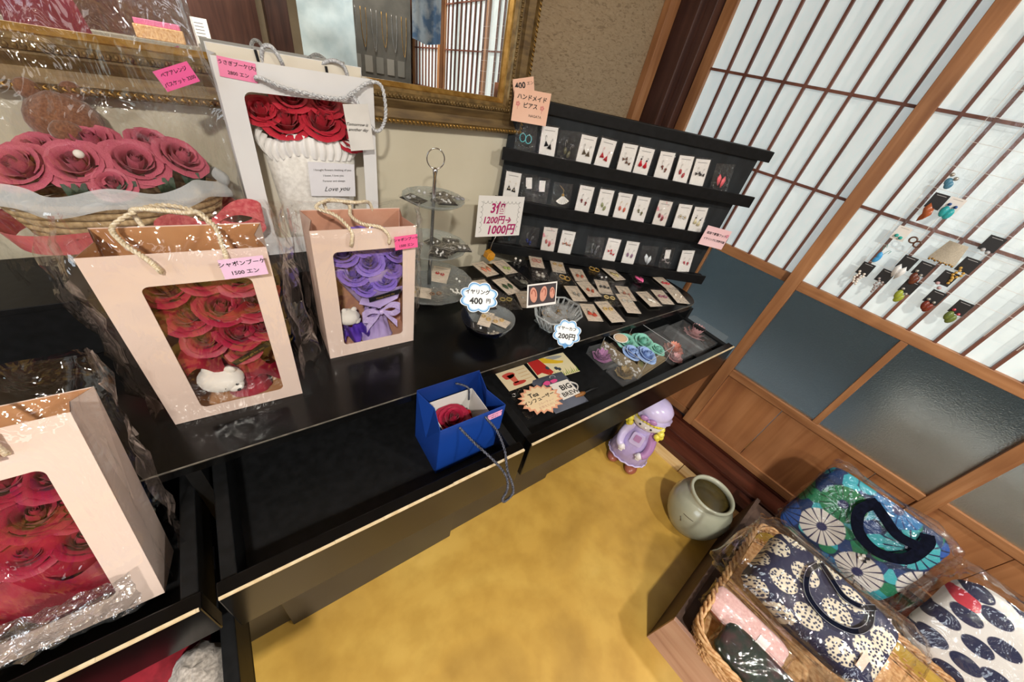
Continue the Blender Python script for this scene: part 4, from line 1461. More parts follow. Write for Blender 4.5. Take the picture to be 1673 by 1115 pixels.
for x, y in ((-0.040, 0.0), (0.034, -0.002)):
    b = MB()
    for k in range(5):
        b.ball((x + 0.004 * math.cos(k * 1.257), y + 0.004 + 0.004 * math.sin(k * 1.257), 0.0002), 0.003, 6, sc=(1, 1, 0.1))
    b.box(x - 0.0006, x + 0.0006, y - 0.010, y, 0, 0.0004)
    b.build('printed_flower', solid('D98C84', 0.7), t)
m = STAND @ Matrix.Translation((0.020, -0.026, 0.530)) @ Matrix.Rotation(R_(88), 4, 'X') @ Matrix.Rotation(R_(17), 4, 'Z')
t = plate('price_sign', 'small tilted peach price card reading 400, behind the handmade sign', m, 0.062, 0.040, M_PEACH)
text('400', 0.021, t, (-0.010, 0.002, 0.0006), Xl, Yl, M_INK, bold=0.025)
text('エン', 0.010, t, (0.020, 0.005, 0.0006), Xl, Yl, M_INK)
m = STAND @ Matrix.Translation((0.826, -0.060, 0.206)) @ Matrix.Rotation(R_(86), 4, 'X') @ Matrix.Rotation(R_(-4), 4, 'Z')
t = plate('notice_card', 'pale pink notice card taped to the right end of the black stand', m, 0.104, 0.072, M_PKCARD)
text('追加で樹脂フック、', 0.0105, t, (0.004, 0.012, 0.0006), Xl, Yl, M_INK, bold=0.02)
text('イヤリングに交換可能', 0.0092, t, (0.002, -0.010, 0.0006), Xl, Yl, M_INK, bold=0.02)
b = MB()
for k in range(5):
    b.ball((0.044 + 0.004 * math.cos(k * 1.257), 0.016 + 0.004 * math.sin(k * 1.257), 0.0002), 0.003, 6, sc=(1, 1, 0.1))
b.build('printed_flower', solid('D98C9C', 0.7), t)

# offer card on its amber clip stand
t = thing('price_sign', 'white offer card with magenta lettering held up by an amber hexagonal clip base', 'sign', (0.789, 0.935, DT), -3)
b = MB()
hexa = [(0.019 * math.cos(PI * k / 3 + 0.3), 0.019 * math.sin(PI * k / 3 + 0.3)) for k in range(6)]
b.frame(Matrix.Translation((0, 0, 0.0165)) @ Matrix.Rotation(R_(90), 4, 'X'))
b.prism(hexa, -0.012, 0.012, 0)
b.prism([(x * 0.55, y * 0.55) for x, y in hexa], 0.012, 0.014, 0)
b.build('clip_base', mat('amber_resin', 'C8891E', 'D99B2C', rough=0.25, scale=(20, 20, 20), coat=0.5), t)
b = MB()
b.tube([(0, 0, 0.034), (0.004, 0, 0.06), (0.010, -0.01, 0.098)], 0.0014, 6)
b.tube([(0.010 + 0.006 * math.cos(2 * PI * k / 12), -0.011, 0.104 + 0.006 * math.sin(2 * PI * k / 12)) for k in range(12)], 0.001, 5, closed=True)
b.build('wire', M_STEEL, t, True)
t2 = Matrix.Translation((0.010, -0.014, 0.165)) @ Matrix.Rotation(R_(82), 4, 'X') @ Matrix.Rotation(R_(-3), 4, 'Z')
b = MB()
b.frame(t2)
b.box(-0.094, 0.094, -0.066, 0.066, -0.001, 0)
cd = b.build('card', M_WHITE, t)
b = MB()
b.frame(t2)
sc_pts = []
for k in range(9):
    x0 = -0.074 + 0.0165 * k
    b.tube([(x0 + 0.0082 - 0.0082 * math.cos(PI * i / 6), 0.050 - 0.008 * math.sin(PI * i / 6), 0.0004) for i in range(7)], 0.0006, 4)
for k in range(6):
    y0 = 0.048 - 0.0165 * k
    b.tube([(0.080 - 0.008 * math.sin(PI * i / 6), y0 - 0.0082 + 0.0082 * math.cos(PI * i / 6), 0.0004) for i in range(7)], 0.0006, 4)
    b.tube([(-0.082 + 0.008 * math.sin(PI * i / 6), y0 - 0.0082 + 0.0082 * math.cos(PI * i / 6), 0.0004) for i in range(7)], 0.0006, 4)
b.build('scalloped_border', solid('8E8C8A', 0.7), cd)
M_MAG = solid('B01468', 0.5)
for s_, sz, x, y in (('3個', 0.042, -0.014, 0.026), ('1200円→', 0.030, -0.012, -0.012), ('1000円', 0.040, 0.008, -0.045)):
    P = t2 @ Vector((x, y, 0.0006))
    text(s_, sz, cd, P, t2.to_3x3() @ Vector((1, 0, 0)), t2.to_3x3() @ Vector((0, 1, 0)), M_MAG, bold=0.025, slant=0.15)


def bubble(name, label, mtx, w, h, lines, tail=None):
    """cloud-shaped price card with a blue rim"""
    t = thing(name, label, 'sign', mtx=mtx)
    def cloud(s, n=72, lobes=8):
        return [((w / 2) * s * (0.90 + 0.20 * abs(math.sin(lobes * a / 2))) * math.cos(a), (h / 2) * s * (0.90 + 0.20 * abs(math.sin(lobes * a / 2))) * math.sin(a)) for a in [2 * PI * k / n for k in range(n)]]
    for s_, z0, z1, c, nm in ((1.0, 0, 0.001, 'F2F5F7', 'card'), (0.955, 0.001, 0.0013, '4E92CE', 'blue_outline'), (0.875, 0.0013, 0.0016, 'A9D0EC', 'blue_outline'), (0.80, 0.0016, 0.0019, 'EEF1F3', 'card_face')):
        b = MB()
        b.prism(cloud(s_), z0, z1)
        if tail and nm in ('card', 'blue_outline') and s_ > 0.92:
            b.prism([(tail - 0.012 * s_, -h * 0.44), (tail + 0.012 * s_, -h * 0.44), (tail - 0.002, -h * (0.52 + 0.10 * s_))], z0, z1)
        b.build(nm, solid(c, 0.5), t)
    for s_, sz, x, y in lines:
        text(s_, sz, t, (x, y, 0.0021), Xl, Yl, M_INK, bold=0.034)
    return t


def facing(P, yaw, tilt, roll=0.0):
    """a plate at P turned by yaw about Z, leaning back by tilt from upright"""
    return Matrix.Translation(P) @ Matrix.Rotation(R_(yaw), 4, 'Z') @ Matrix.Rotation(R_(90 - tilt), 4, 'X') @ Matrix.Rotation(R_(roll), 4, 'Z')


bubble('price_sign', 'blue-rimmed cloud sign reading 400, standing in the blue glass dish', facing((0.502, 0.608, 0.858), -35, 32, 3), 0.092, 0.074,
       [('イヤリング', 0.0125, -0.004, 0.013), ('400', 0.022, -0.007, -0.010), ('円', 0.012, 0.024, -0.008)])
bubble('price_sign', 'blue-rimmed cloud sign reading 200, propped at the desk edge before the glass basket', facing((0.695, 0.447, 0.792), -50, 32, 6), 0.072, 0.070,
       [('イヤーカフ', 0.0105, -0.002, 0.012), ('200円', 0.019, 0.001, -0.010)], tail=0.002)

# ------------------------------------------------------------------ three-tier glass stand
TX, TY = 0.497, 0.848
t = thing('tiered_stand', 'three-tier pressed glass cake stand with a chrome ring handle', 'stand', (TX, TY, DT))


def glass_plate(r, z):
    b = MB()
    b.lathe([(0.004, z), (r * 0.6, z + 0.001), (r * 0.85, z + 0.006), (r, z + 0.014), (r * 1.005, z + 0.017), (r * 0.985, z + 0.0175), (r * 0.84, z + 0.010), (r * 0.6, z + 0.005), (0.004, z + 0.004)], 48,
            wob=lambda a, zz: 1 + 0.012 * math.sin(16 * a))
    return b.build('glass_plate', M_GLASS, t, True)


for r, z in ((0.132, 0.004), (0.100, 0.124), (0.080, 0.254)):
    glass_plate(r, z)
b = MB()
b.lathe([(0.006, 0.0), (0.006, 0.12), (0.0045, 0.125), (0.0045, 0.256), (0.009, 0.260), (0.0055, 0.268), (0.0040, 0.32), (0.0055, 0.330), (0.0065, 0.336), (0.003, 0.342), (0.0001, 0.343)], 14)
b.build('centre_rod', M_STEEL, t, True)
b = MB()
b.frame(Matrix.Translation((0, 0, 0.363)) @ Matrix.Rotation(R_(-20), 4, 'Z'))
b.tube([(0.0215 * math.cos(2 * PI * k / 28), 0, 0.0235 * math.sin(2 * PI * k / 28)) for k in range(28)], 0.0016, 7, closed=True)
b.build('ring_handle', M_STEEL, t, True)
TIER = [('top', 0.262, [(-0.050, 0.012, 30, 'black', 'ring', 'C9CCD0'), (-0.012, 0.042, -20, 'pack', 'stud', 'D8D8D8'), (0.035, 0.012, 12, 'black', 'stud', 'E2E4E6'), (0.012, -0.040, -15, 'black', 'pearls', 'D8D8D6'), (0.050, -0.030, 25, 'pack', 'stones', '8A8A8C')]),
        ('middle', 0.133, [(0.020, 0.010, 25, 'black', 'stud', 'E4E4E4'), (0.062, -0.005, -30, 'black', 'stud', 'ECECEA'), (0.030, -0.045, 28, 'black', 'hoop', 'D4D6D8'), (0.065, -0.055, -20, 'black', 'stones', 'C8C8C8'), (-0.010, -0.065, -40, 'black', 'pearls', 'DADADA'), (-0.050, 0.0, 20, 'pack', 'stones', '9A9A9C')]),
        ('bottom', 0.013, [(0.055, 0.030, -40, 'ivory', 'flower', 'B04038'), (0.085, -0.030, -60, 'pack', 'stud', 'E6E6E2'), (-0.020, -0.080, 20, 'pack', 'ring', '8A6A52'), (0.035, -0.085, -10, 'pack', 'pearls', 'E8E6E0'), (-0.070, -0.050, 60, 'ivory', 'stud', 'C8B080')])]
DESC = {'C9CCD0': 'a silver band pair', 'D8D8D8': 'silver studs', 'E2E4E6': 'four bright studs', 'D8D8D6': 'a pearl string pair', '8A8A8C': 'grey stones', 'E4E4E4': 'round white studs', 'ECECEA': 'twin pearl studs',
        'D4D6D8': 'silver hoops', 'C8C8C8': 'silver bead drops', 'DADADA': 'dangling pearls', '9A9A9C': 'dull grey stones', 'B04038': 'red flowers on ivory', 'E6E6E2': 'white studs', '8A6A52': 'brown rings', 'E8E6E0': 'white pearl strings', 'C8B080': 'gold studs on ivory'}
for tier, z, items in TIER:
    for k, (x, y, a, base_, kind, c) in enumerate(items):
        m = Matrix.Translation((TX + x, TY + y, DT + z + 0.003 * k)) @ Matrix.Rotation(R_(a), 4, 'Z') @ Matrix.Rotation(R_(6 - 3 * (k % 4)), 4, 'X')
        big = base_ == 'ivory'
        earring_card('small %s packet with %s on the %s glass tier' % ({'black': 'black-card', 'pack': 'clear', 'ivory': 'ivory-card'}[base_], DESC[c], tier), 'earring packets on the tiered stand', m, kind, c, None, base_,
                     0.050 if not big else 0.055, 0.052 if not big else 0.085, k, 'earring_packet', spread=0.009, drop=0.010, sc=0.9)

# ------------------------------------------------------------------ blue glass dish and the octagonal glass basket
DX, DY = 0.527, 0.588
t = thing('glass_dish', 'round pressed glass dish with a dark blue half, holding earring packets', 'dish', (DX, DY, DT))
for half, mt in ((0, M_GLASS), (1, M_GLASS_B)):
    b = MB()
    a0, a1 = (R_(-95), R_(115)) if half == 0 else (R_(115), R_(265))
    prof = [(0.030, 0.002), (0.045, 0.006), (0.060, 0.022), (0.071, 0.042), (0.0725, 0.046), (0.068, 0.043), (0.056, 0.024), (0.042, 0.010), (0.0, 0.006)]
    def pt(u, v):
        i = min(int(v * 8), 7)
        f = v * 8 - i
        r = prof[i][0] * (1 - f) + prof[i + 1][0] * f
        z = prof[i][1] * (1 - f) + prof[i + 1][1] * f
        a = a0 + (a1 - a0) * u
        r *= 1 + 0.05 * max(0, math.cos(3 * a + 0.6)) * (z > 0.03)
        return (r * math.cos(a), r * math.sin(a), z)
    b.grid(pt, 30, 8)
    b.build('bowl_half', mt, t, True)
for k, (x, y, z, a, base_, kind, c, lab) in enumerate([
        (-0.025, 0.000, 0.020, 60, 'black', 'stud', 'F0F0EE', 'black-card packet of white pearl studs at the blue side of the dish'),
        (0.004, 0.012, 0.030, -50, 'ivory', 'ring', 'C9A860', 'slim ivory card of gold earrings tilted in the blue glass dish'),
        (0.030, -0.012, 0.030, 25, 'ivory', 'ring', 'D0A858', 'pale folded card of gold ring earrings on top in the dish'),
        (0.030, 0.040, 0.048, -20, 'black', 'stones', 'D8C890', 'black card of gold stone earrings at the back of the dish'),
        (-0.012, -0.035, 0.018, 10, 'pack', 'stones', '9A9488', 'clear packet at the front of the blue glass dish')]):
    m = Matrix.Translation((DX + x, DY + y, DT + z)) @ Matrix.Rotation(R_(a), 4, 'Z') @ Matrix.Rotation(R_(16 - 9 * k), 4, 'X')
    earring_card(lab, 'earring packets in the glass dish', m, kind, c, None, base_, 0.034, 0.058 if base_ == 'ivory' else 0.046, k, 'earring_packet', spread=0.008, drop=0.006, sc=0.9)

GX, GY = 0.735, 0.527
t = thing('glass_basket', 'octagonal openwork glass basket full of clear ear cuff packets', 'basket', (GX, GY, DT), 12)
M_CRY = clear('crystal', tint='DDE0DD', gloss=0.9, rough=0.05, bump=0.4, bscale=80, haze=0.30, face=0.14)
oc = [(math.cos(PI / 8 + PI * k / 4), math.sin(PI / 8 + PI * k / 4)) for k in range(8)]
b = MB()
b.prism([(0.056 * x, 0.046 * y) for x, y in oc], 0.001, 0.005)
b.build('base', M_CRY, t)
b = MB()
b.tube([(0.085 * oc[k][0], 0.068 * oc[k][1], 0.050) for k in range(8)], 0.0028, 6, closed=True)
for k in range(8):
    x0, y0 = oc[k]
    x1, y1 = oc[(k + 1) % 8]
    for j in range(3):
        f0, f1 = j / 3, (j + 1) / 3
        p = lambda f, s, z: ((x0 + (x1 - x0) * f) * 0.085 * s, (y0 + (y1 - y0) * f) * 0.068 * s, z)
        b.tube([p(f0, 1, 0.050), p((f0 + f1) / 2, 0.68, 0.004), p(f1, 1, 0.050)], 0.0022, 5)
b.build('openwork_side', M_CRY, t, True)
b = MB()
for k in range(60):
    a, r = random.uniform(0, 6.28), random.uniform(0, 0.055)
    x, y, z = r * math.cos(a), 0.8 * r * math.sin(a), random.uniform(0.008, 0.068)
    b.frame(Matrix.Translation((x, y, z)) @ Matrix.Rotation(a * 2, 4, 'Z') @ Matrix.Rotation(random.uniform(-1, 1), 4, 'X'))
    b.grid(lambda u, v: ((u - 0.5) * 0.034, (v - 0.5) * 0.040, 0.003 * math.sin(6 * u + k)), 3, 3)
b.x = None
pk = tag(struct(b.build('ear_cuff_packets', M_HEAP, t, True), 'stuff'), 'many small clear packets')
b = MB()
for k in range(34):
    a, r = random.uniform(0, 6.28), random.uniform(0, 0.055)
    c0 = Vector((r * math.cos(a), 0.8 * r * math.sin(a), random.uniform(0.008, 0.056)))
    q = Vector((random.uniform(-1, 1), random.uniform(-1, 1), random.uniform(0, 1))).normalized()
    e = q.orthogonal()
    f = q.cross(e)
    b.tube([c0 + (e * math.cos(2 * PI * i / 9) + f * math.sin(2 * PI * i / 9)) * 0.005 for i in range(8)], 0.001, 4)
struct(b.build('ear_cuffs', M_GILT, t, True), 'stuff')
m = facing((0.670, 0.548, 0.862), -18, 14, 5)
t = plate('photo_card', 'small photo card of ears wearing cuffs, standing in the glass basket', m, 0.090, 0.066, M_WHITE, 'card')
b = MB()
b.box(-0.041, 0.042, -0.026, 0.029, 0, 0.0004)
b.build('photo_ground', solid('4A4347', 0.4), t)
for x, s_, rr in ((-0.026, 1.0, 8), (0.004, 1.0, -6), (0.031, 0.75, 4)):
    b = MB()
    b.frame(Matrix.Translation((x, 0.002, 0.0006)) @ Matrix.Rotation(R_(rr), 4, 'Z'))
    b.ball((0, 0, 0), 0.013 * s_, 16, 0, (0.85, 1.75, 0.05))
    b.build('printed_ear', solid('D99A86', 0.5), t, True)
    b = MB()
    b.frame(Matrix.Translation((x, 0.004, 0.0014)) @ Matrix.Rotation(R_(rr), 4, 'Z'))
    b.tube([(0.006 * s_ * math.cos(q_ / 10), 0.013 * s_ * math.sin(q_ / 10), 0) for q_ in range(-6, 30)], 0.0014, 4)
    b.build('printed_ear_fold', solid('B8705E', 0.5), t, True)

# ================================================================== contents of the right drawer
FZ = 0.6455


def flat(x, y, z, a, tx=0.0):
    return Matrix.Translation((x, y, z)) @ Matrix.Rotation(R_(a), 4, 'Z') @ Matrix.Rotation(R_(tx), 4, 'X')


def shape(b_pts, z, parent, c, name, th=0.0003):
    b = MB()
    b.prism(b_pts, z, z + th)
    return b.build(name, solid(c, 0.6), parent)


def blob(cx, cy, rx, ry, n=14, wob=0.15, seed=0):
    return [(cx + rx * (1 + wob * math.sin(3 * a + seed)) * math.cos(a), cy + ry * (1 + wob * math.sin(2 * a + seed)) * math.sin(a)) for a in [2 * PI * k / n for k in range(n)]]


t = plate('picture_card', 'small cream picture card with a loose red figure, at the left of the right drawer', flat(0.578, 0.480, FZ + 0.0015, -5), 0.100, 0.072, solid('DDCBA8', 0.6), 'card')
shape(blob(-0.020, 0.014, 0.020, 0.013, seed=1), 0, t, 'C4473C', 'printed_patch')
shape([(-0.026, 0.016), (-0.002, 0.016), (-0.004, -0.018), (-0.018, -0.018)], 0, t, 'D0634F', 'printed_patch')
shape(blob(-0.006, -0.020, 0.022, 0.008, seed=2), 0, t, 'B93A32', 'printed_patch')
for k in range(4):
    shape([(0.012, 0.024 - 0.013 * k), (0.044, 0.024 - 0.013 * k), (0.044, 0.0225 - 0.013 * k), (0.012, 0.0225 - 0.013 * k)], 0, t, 'C39A6A', 'printed_line')
t = plate('picture_card', 'larger picture card with red cloth, yellow shape and green grass in the right drawer', flat(0.709, 0.462, FZ + 0.0015, -9), 0.142, 0.090, solid('E2D6AE', 0.6), 'card')
shape([(-0.069, 0.043), (-0.028, 0.043), (-0.012, -0.020), (-0.030, -0.030), (-0.050, -0.012), (-0.069, -0.016)], 0, t, 'B82824', 'printed_patch')
shape([(-0.026, 0.043), (-0.010, 0.043), (0.030, 0.018), (0.048, 0.012), (0.040, 0.004), (0.018, 0.008), (-0.022, 0.022)], 0.0002, t, 'E0B72C', 'printed_patch')
shape(blob(0.020, 0.034, 0.034, 0.008, seed=3), 0, t, '9C9C98', 'printed_patch')
for k in range(16):
    x = -0.036 + 0.0068 * k
    shape([(x, -0.043), (x + 0.004, -0.043), (x + 0.007, -0.016 - 0.007 * (k % 3))], 0.0002, t, ('7E9A3C', '9DB04A', '6A8634')[k % 3], 'printed_grass')
for x, y in ((-0.022, 0.0), (0.004, -0.010), (0.012, -0.016)):
    shape(blob(x, y, 0.006, 0.007, seed=x * 90), 0.0004, t, '3A4450', 'printed_patch')
t = thing('tea_pouch', 'dark grey pouch printed with a white mug and BIG BREW lettering, in the right drawer', 'pouch', mtx=flat(0.652, 0.380, FZ + 0.001, -8))
b = MB()
b.grid(lambda u, v: ((u - 0.5) * 0.118, (v - 0.5) * 0.128, 0.010 * math.sin(PI * u) ** 0.6 * math.sin(PI * v) ** 0.5), 12, 12)
b.box(-0.058, 0.058, -0.064, 0.064, -0.0004, 0.0004)
b.build('pouch_body', mat('slate_pouch', '4E5360', '5C6170', rough=0.4, scale=(10, 10, 10)), t, True)
mz = 0.0108
shape([(-0.022, 0.022), (0.044, 0.022), (0.046, -0.036), (-0.018, -0.040)], mz, t, 'E4DFD8', 'printed_mug')
b = MB()
b.tube([(0.044 + 0.014 * math.sin(PI * k / 10), 0.010 - 0.034 * k / 10, mz + 0.0005) for k in range(11)], 0.0022, 5)
b.build('printed_mug', solid('C9C5C0', 0.6), t)
text('BIG', 0.026, t, (0.020, -0.002, mz + 0.0008), Xl, Yl, M_INK, bold=0.02)
text('BREW', 0.021, t, (0.019, -0.026, mz + 0.0008), Xl, Yl, M_INK, bold=0.01)
shape(blob(0.010, 0.048, 0.010, 0.007, wob=0), 0.006, t, 'D8D8DC', 'printed_badge')
shape(blob(0.010, 0.048, 0.0085, 0.0055, wob=0), 0.0064, t, '4E5360', 'printed_badge')
for sg in (-1, 1):
    shape(blob(-0.012 + 0.012 * sg, 0.030, 0.012, 0.007, seed=sg), mz, t, 'DA4F8C', 'printed_bow')
b = MB()
n = 36
star = [((0.066 if k % 2 else 0.054) * (1.0 + 0.05 * math.sin(k * 2.3)) * math.cos(2 * PI * k / n), (0.052 if k % 2 else 0.042) * (1.0 + 0.05 * math.sin(k * 1.7)) * math.sin(2 * PI * k / n)) for k in range(n)]
b.prism(star, 0, 0.0008)
t = thing('burst_label', 'starburst label lettered Tea infuser with peach edges, in front of the pouch', 'label', mtx=flat(0.572, 0.376, FZ + 0.016, -6, -3))
b.build('card', solid('E3A585', 0.6), t)
shape([(x * 0.86, y * 0.86) for x, y in star], 0.0008, t, 'EBD3AC', 'card_face')
text('Tea', 0.021, t, (-0.012, 0.018, 0.0013), Xl, Yl, M_INK, bold=0.02, slant=0.15)
text('インフューザー', 0.0150, t, (-0.004, 0.000, 0.0013), (1, 0.06, 0), (-0.06, 1, 0), M_INK, bold=0.02)
for k, s_ in enumerate(('フルーティー', 'お茶をたのしむ')):
    text(s_, 0.009, t, (0.006, -0.016 - 0.012 * k, 0.0013), Xl, Yl, solid('C79A86', 0.6))
t = thing('grey_packet', 'thin clear packet with a dark clip sticking out left of the starburst label', 'packet', mtx=flat(0.545, 0.392, FZ + 0.001, -8))
share('clear_pocket', pocket_mesh(2, 0.07, 0.10), t)
b = MB()
b.tube([(-0.026 + 0.006 * math.cos(k * 0.63), 0.034 + 0.005 * math.sin(k * 0.63), 0.004) for k in range(10)], 0.0016, 5)
b.build('clip', M_STEEL, t, True)
t = thing('thread_bobbin', 'small brown handled tool with a black tip lying in the right drawer', 'tool', mtx=flat(0.712, 0.335, FZ + 0.005, -6))
b = MB()
b.frame(Matrix.Rotation(R_(90), 4, 'Y'))
b.lathe([(0.001, -0.04), (0.006, -0.038), (0.007, -0.01), (0.0045, 0.0)], 12)
b.build('handle', solid('8A5A2A', 0.4), t, True)
b = MB()
b.tube([(0, 0, 0), (0.03, 0.002, -0.001), (0.055, 0, -0.002)], [0.0035, 0.003, 0.0015], 8)
b.build('tip', M_INK, t, True)

# clear box of mint and blue soap roses
t = thing('flower_box', 'clear lidded box of mint and powder blue roses with a lace-dotted side and oval label', 'box', mtx=Matrix.Translation((0.915, 0.289, FZ)) @ Matrix.Rotation(R_(1.5), 4, 'Z'))
bw, bd, bh = 0.178, 0.155, 0.070
b = MB()
b.box(0, bw, 0, bd, 0, 0.003)
b.box(0.002, bw - 0.002, 0.002, bd - 0.002, 0.003, 0.014)
b.build('card_base', mat('kraft_card', '8C7C62', '9C8C70', rough=0.7, scale=(20, 20, 20)), t)
b = MB()
b.box(-0.001, 0.0005, 0, bd, 0.0, 0.046)
s = b.build('dotted_side', MATS['kraft_card'], t)
b = MB()
rn = random.Random(4)
for k in range(70):
    y, z = rn.uniform(0.005, bd - 0.005), (0.008 + 0.034 * rn.random() ** 1.5)
    r = rn.uniform(0.0016, 0.0052)
    b.frame(Matrix.Translation((-0.0013, y, z)) @ Matrix.Rotation(R_(-90), 4, 'Y'))
    b.ball((0, 0, 0), r, 7, 0, (1, 1, 0.12))
b.x = None
struct(b.build('lace_dots', M_WHITE, s), 'stuff')
b = MB()
b.box(0, bw, 0, bd, 0.003, bh)
b.build('clear_lid', clear('box_plastic', gloss=0.45, rough=0.05, bump=0.15, bscale=20, face=0.05), t)
b = MB()
cs = [(0, 0), (bw, 0), (bw, bd), (0, bd)]
for k in range(4):
    (xa, ya), (xb, yb_) = cs[k], cs[(k + 1) % 4]
    b.tube([(xa, ya, bh), (xb, yb_, bh)], 0.0009, 4)
    b.tube([(xa, ya, 0.002), (xa, ya, bh)], 0.0009, 4)
b.build('lid_edge', clear('lid_edge_plastic', gloss=0.6, rough=0.1, haze=0.35, face=0.2), t)
for i, (x, y, z, r, pool) in enumerate([(0.066, 0.112, 0.044, 0.034, ROSE_MINT), (0.122, 0.080, 0.044, 0.037, ROSE_MINT), (0.036, 0.066, 0.044, 0.030, ROSE_BLUE), (0.070, 0.034, 0.044, 0.034, ROSE_BLUE), (0.146, 0.034, 0.038, 0.026, ROSE_MINT)]):
    put_rose(t, pool, (x, y, z), r, (0.05 * (i - 2), -0.2, 1), i)
b = MB()
for k in range(26):
    a = random.uniform(0, 6.28)
    x, y = 0.09 + 0.07 * math.cos(a) * random.random(), 0.075 + 0.06 * math.sin(a) * random.random()
    b.grid(lambda u, v: (x + 0.03 * (u - 0.5) * math.cos(a) - 0.018 * (v - 0.5) * math.sin(a), y + 0.03 * (u - 0.5) * math.sin(a) + 0.018 * (v - 0.5) * math.cos(a), 0.020 + 0.016 * math.sin(PI * u)), 4, 3)
b.build('dried_filling', mat('dried_leaf', '6E7048', 'A07C66', rough=0.8, scale=(30, 30, 30)), t, True)
t2 = plate('oval_label', 'x', Matrix.Identity(4), 0.01, 0.01, M_WHITE)
bpy.data.objects.remove(t2.children[0])
bpy.data.objects.remove(t2)
b = MB()
b.prism(blob(0.030, 0.118, 0.027, 0.023, 32, 0), bh + 0.0006, bh + 0.0012)
lb = b.build('oval_label', M_WHITE, t)
b = MB()
b.prism(blob(0.030, 0.118, 0.0235, 0.0195, 32, 0), bh + 0.0012, bh + 0.0015)
b.build('label_face', solid('E2C3A2', 0.6), lb)
b = MB()
for k in range(24):
    a = 2 * PI * k / 24
    b.ball((0.030 + 0.021 * math.cos(a), 0.118 + 0.017 * math.sin(a), bh + 0.0016), 0.0011, 6, sc=(1, 1, 0.2))
b.build('label_dots', solid('7A4A3A', 0.6), lb)

M_DUSK = mat('dusky_pink_petal', 'C08E92', 'DCAEB0', rough=0.5, scale=(50, 50, 50))
M_LILAC = mat('orchid_petal', '9A5E90', 'C08ABA', rough=0.5, scale=(50, 50, 50))
M_PEACHP = mat('salmon_petal', 'C67C6E', 'DE9C88', rough=0.5, scale=(50, 50, 50))
M_TAN = mat('tan_petal', '7E6A46', 'A08A5E', rough=0.6, scale=(50, 50, 50))


def petal_flower(parent, at, R, m, rings=3, n=11, rise=0.5, name='flower'):
    b = MB()
    for L in range(rings):
        rr = R * (1 - 0.24 * L)
        for k in range(n):
            a = 2 * PI * (k + 0.5 * L) / n
            def pt(u, v, a=a, rr=rr, L=L):
                wd = 0.62 * rr * math.sin(PI * (0.12 + 0.86 * v)) * (u - 0.5) * 2
                ra = rr * v
                z = R * rise * (v ** 1.6) * (0.35 + 0.45 * L) + 0.10 * R * (1 - 4 * (u - 0.5) ** 2) * -v
                return (at[0] + ra * math.cos(a) - wd * math.sin(a), at[1] + ra * math.sin(a) + wd * math.cos(a), at[2] + z)
            b.grid(pt, 2, 5)
    b.ball((at[0], at[1], at[2] + R * 0.18), R * 0.16, 8)
    return b.build(name, m, parent, True)


def flat_case(label, x, y, z, w, d, h, a, flowers, name='flower_case', tilt=0):
    t = thing(name, label, 'case', mtx=flat(x, y, z, a, tilt))
    b = MB()
    b.box(0, w, 0, d, 0, h, bev=0.001)
    b.build('clear_cover', clear('case_plastic', gloss=0.4, rough=0.05, bump=0.2, bscale=14, haze=0.05, face=0.05), t)
    b = MB()
    b.box(0.002, w - 0.002, 0.002, d - 0.002, 0.001, 0.003)
    b.build('backing', solid('3E3C3E', 0.6), t)
    for (fx, fy, R, m, n) in flowers:
        petal_flower(t, (fx, fy, 0.006), R, m, 3, n, 0.7)
    return t


flat_case('flat clear case with a dusky pink chrysanthemum, at the right end of the right drawer', 1.215, 0.238, FZ + 0.006, 0.200, 0.150, 0.036, -2.5, [(0.120, 0.085, 0.046, M_DUSK, 13)])
flat_case('flat clear case with salmon flowers, half under the box of mint roses', 1.090, 0.262, FZ, 0.170, 0.158, 0.026, -5, [(0.070, 0.055, 0.036, M_PEACHP, 11), (0.035, 0.020, 0.026, M_DUSK, 9)])
t = flat_case('small clear case with a lilac orchid left of the box of mint roses', 0.845, 0.372, FZ, 0.085, 0.085, 0.030, -8, [(0.030, 0.045, 0.034, M_LILAC, 6), (0.060, 0.062, 0.018, M_LILAC, 5)])
t = flat_case('small clear case with a tan flower, in front of the lilac orchid case', 0.842, 0.290, FZ, 0.080, 0.075, 0.026, -5, [(0.040, 0.038, 0.030, M_TAN, 8)])

# lower drawer at the left edge: red cloth and a grey fluffy pompom
t = thing('folded_cloth', 'crimson folded cloth lying in the lower left drawer', 'cloth', (-0.43, 0.265, 0.470), -6)
b = MB()
b.grid(lambda u, v: (0.24 * u, 0.16 * v, 0.055 + 0.012 * math.sin(5 * u + 2 * v) + 0.006 * nz((u * 6, v * 6, 1)) - 0.05 * (abs(u - 0.5) * 2) ** 6 - 0.05 * (abs(v - 0.5) * 2) ** 6), 22, 16)
b.build('cloth', mat('crimson_cloth', '7A0E1E', '9A1A2C', rough=0.8, scale=(60, 60, 60), bump=0.1), t, True)
t = thing('pompom', 'grey fluffy pompom beside the crimson cloth in the lower left drawer', 'pompom', (-0.188, 0.300, 0.4625))
b = MB()
b.ball((0, 0, 0.050), 0.048, 28, 0, (0.75, 0.9, 1.0), lambda d: 1 + 0.16 * nz((d.x, d.y, d.z), 5) + 0.10 * nz((d.x, d.y, d.z), 13))
b.build('fluff', mat('grey_fluff', '8A837C', 'B8B0A8', rough=0.95, scale=(200, 200, 200), bump=0.4, sheen=0.4), t, True)

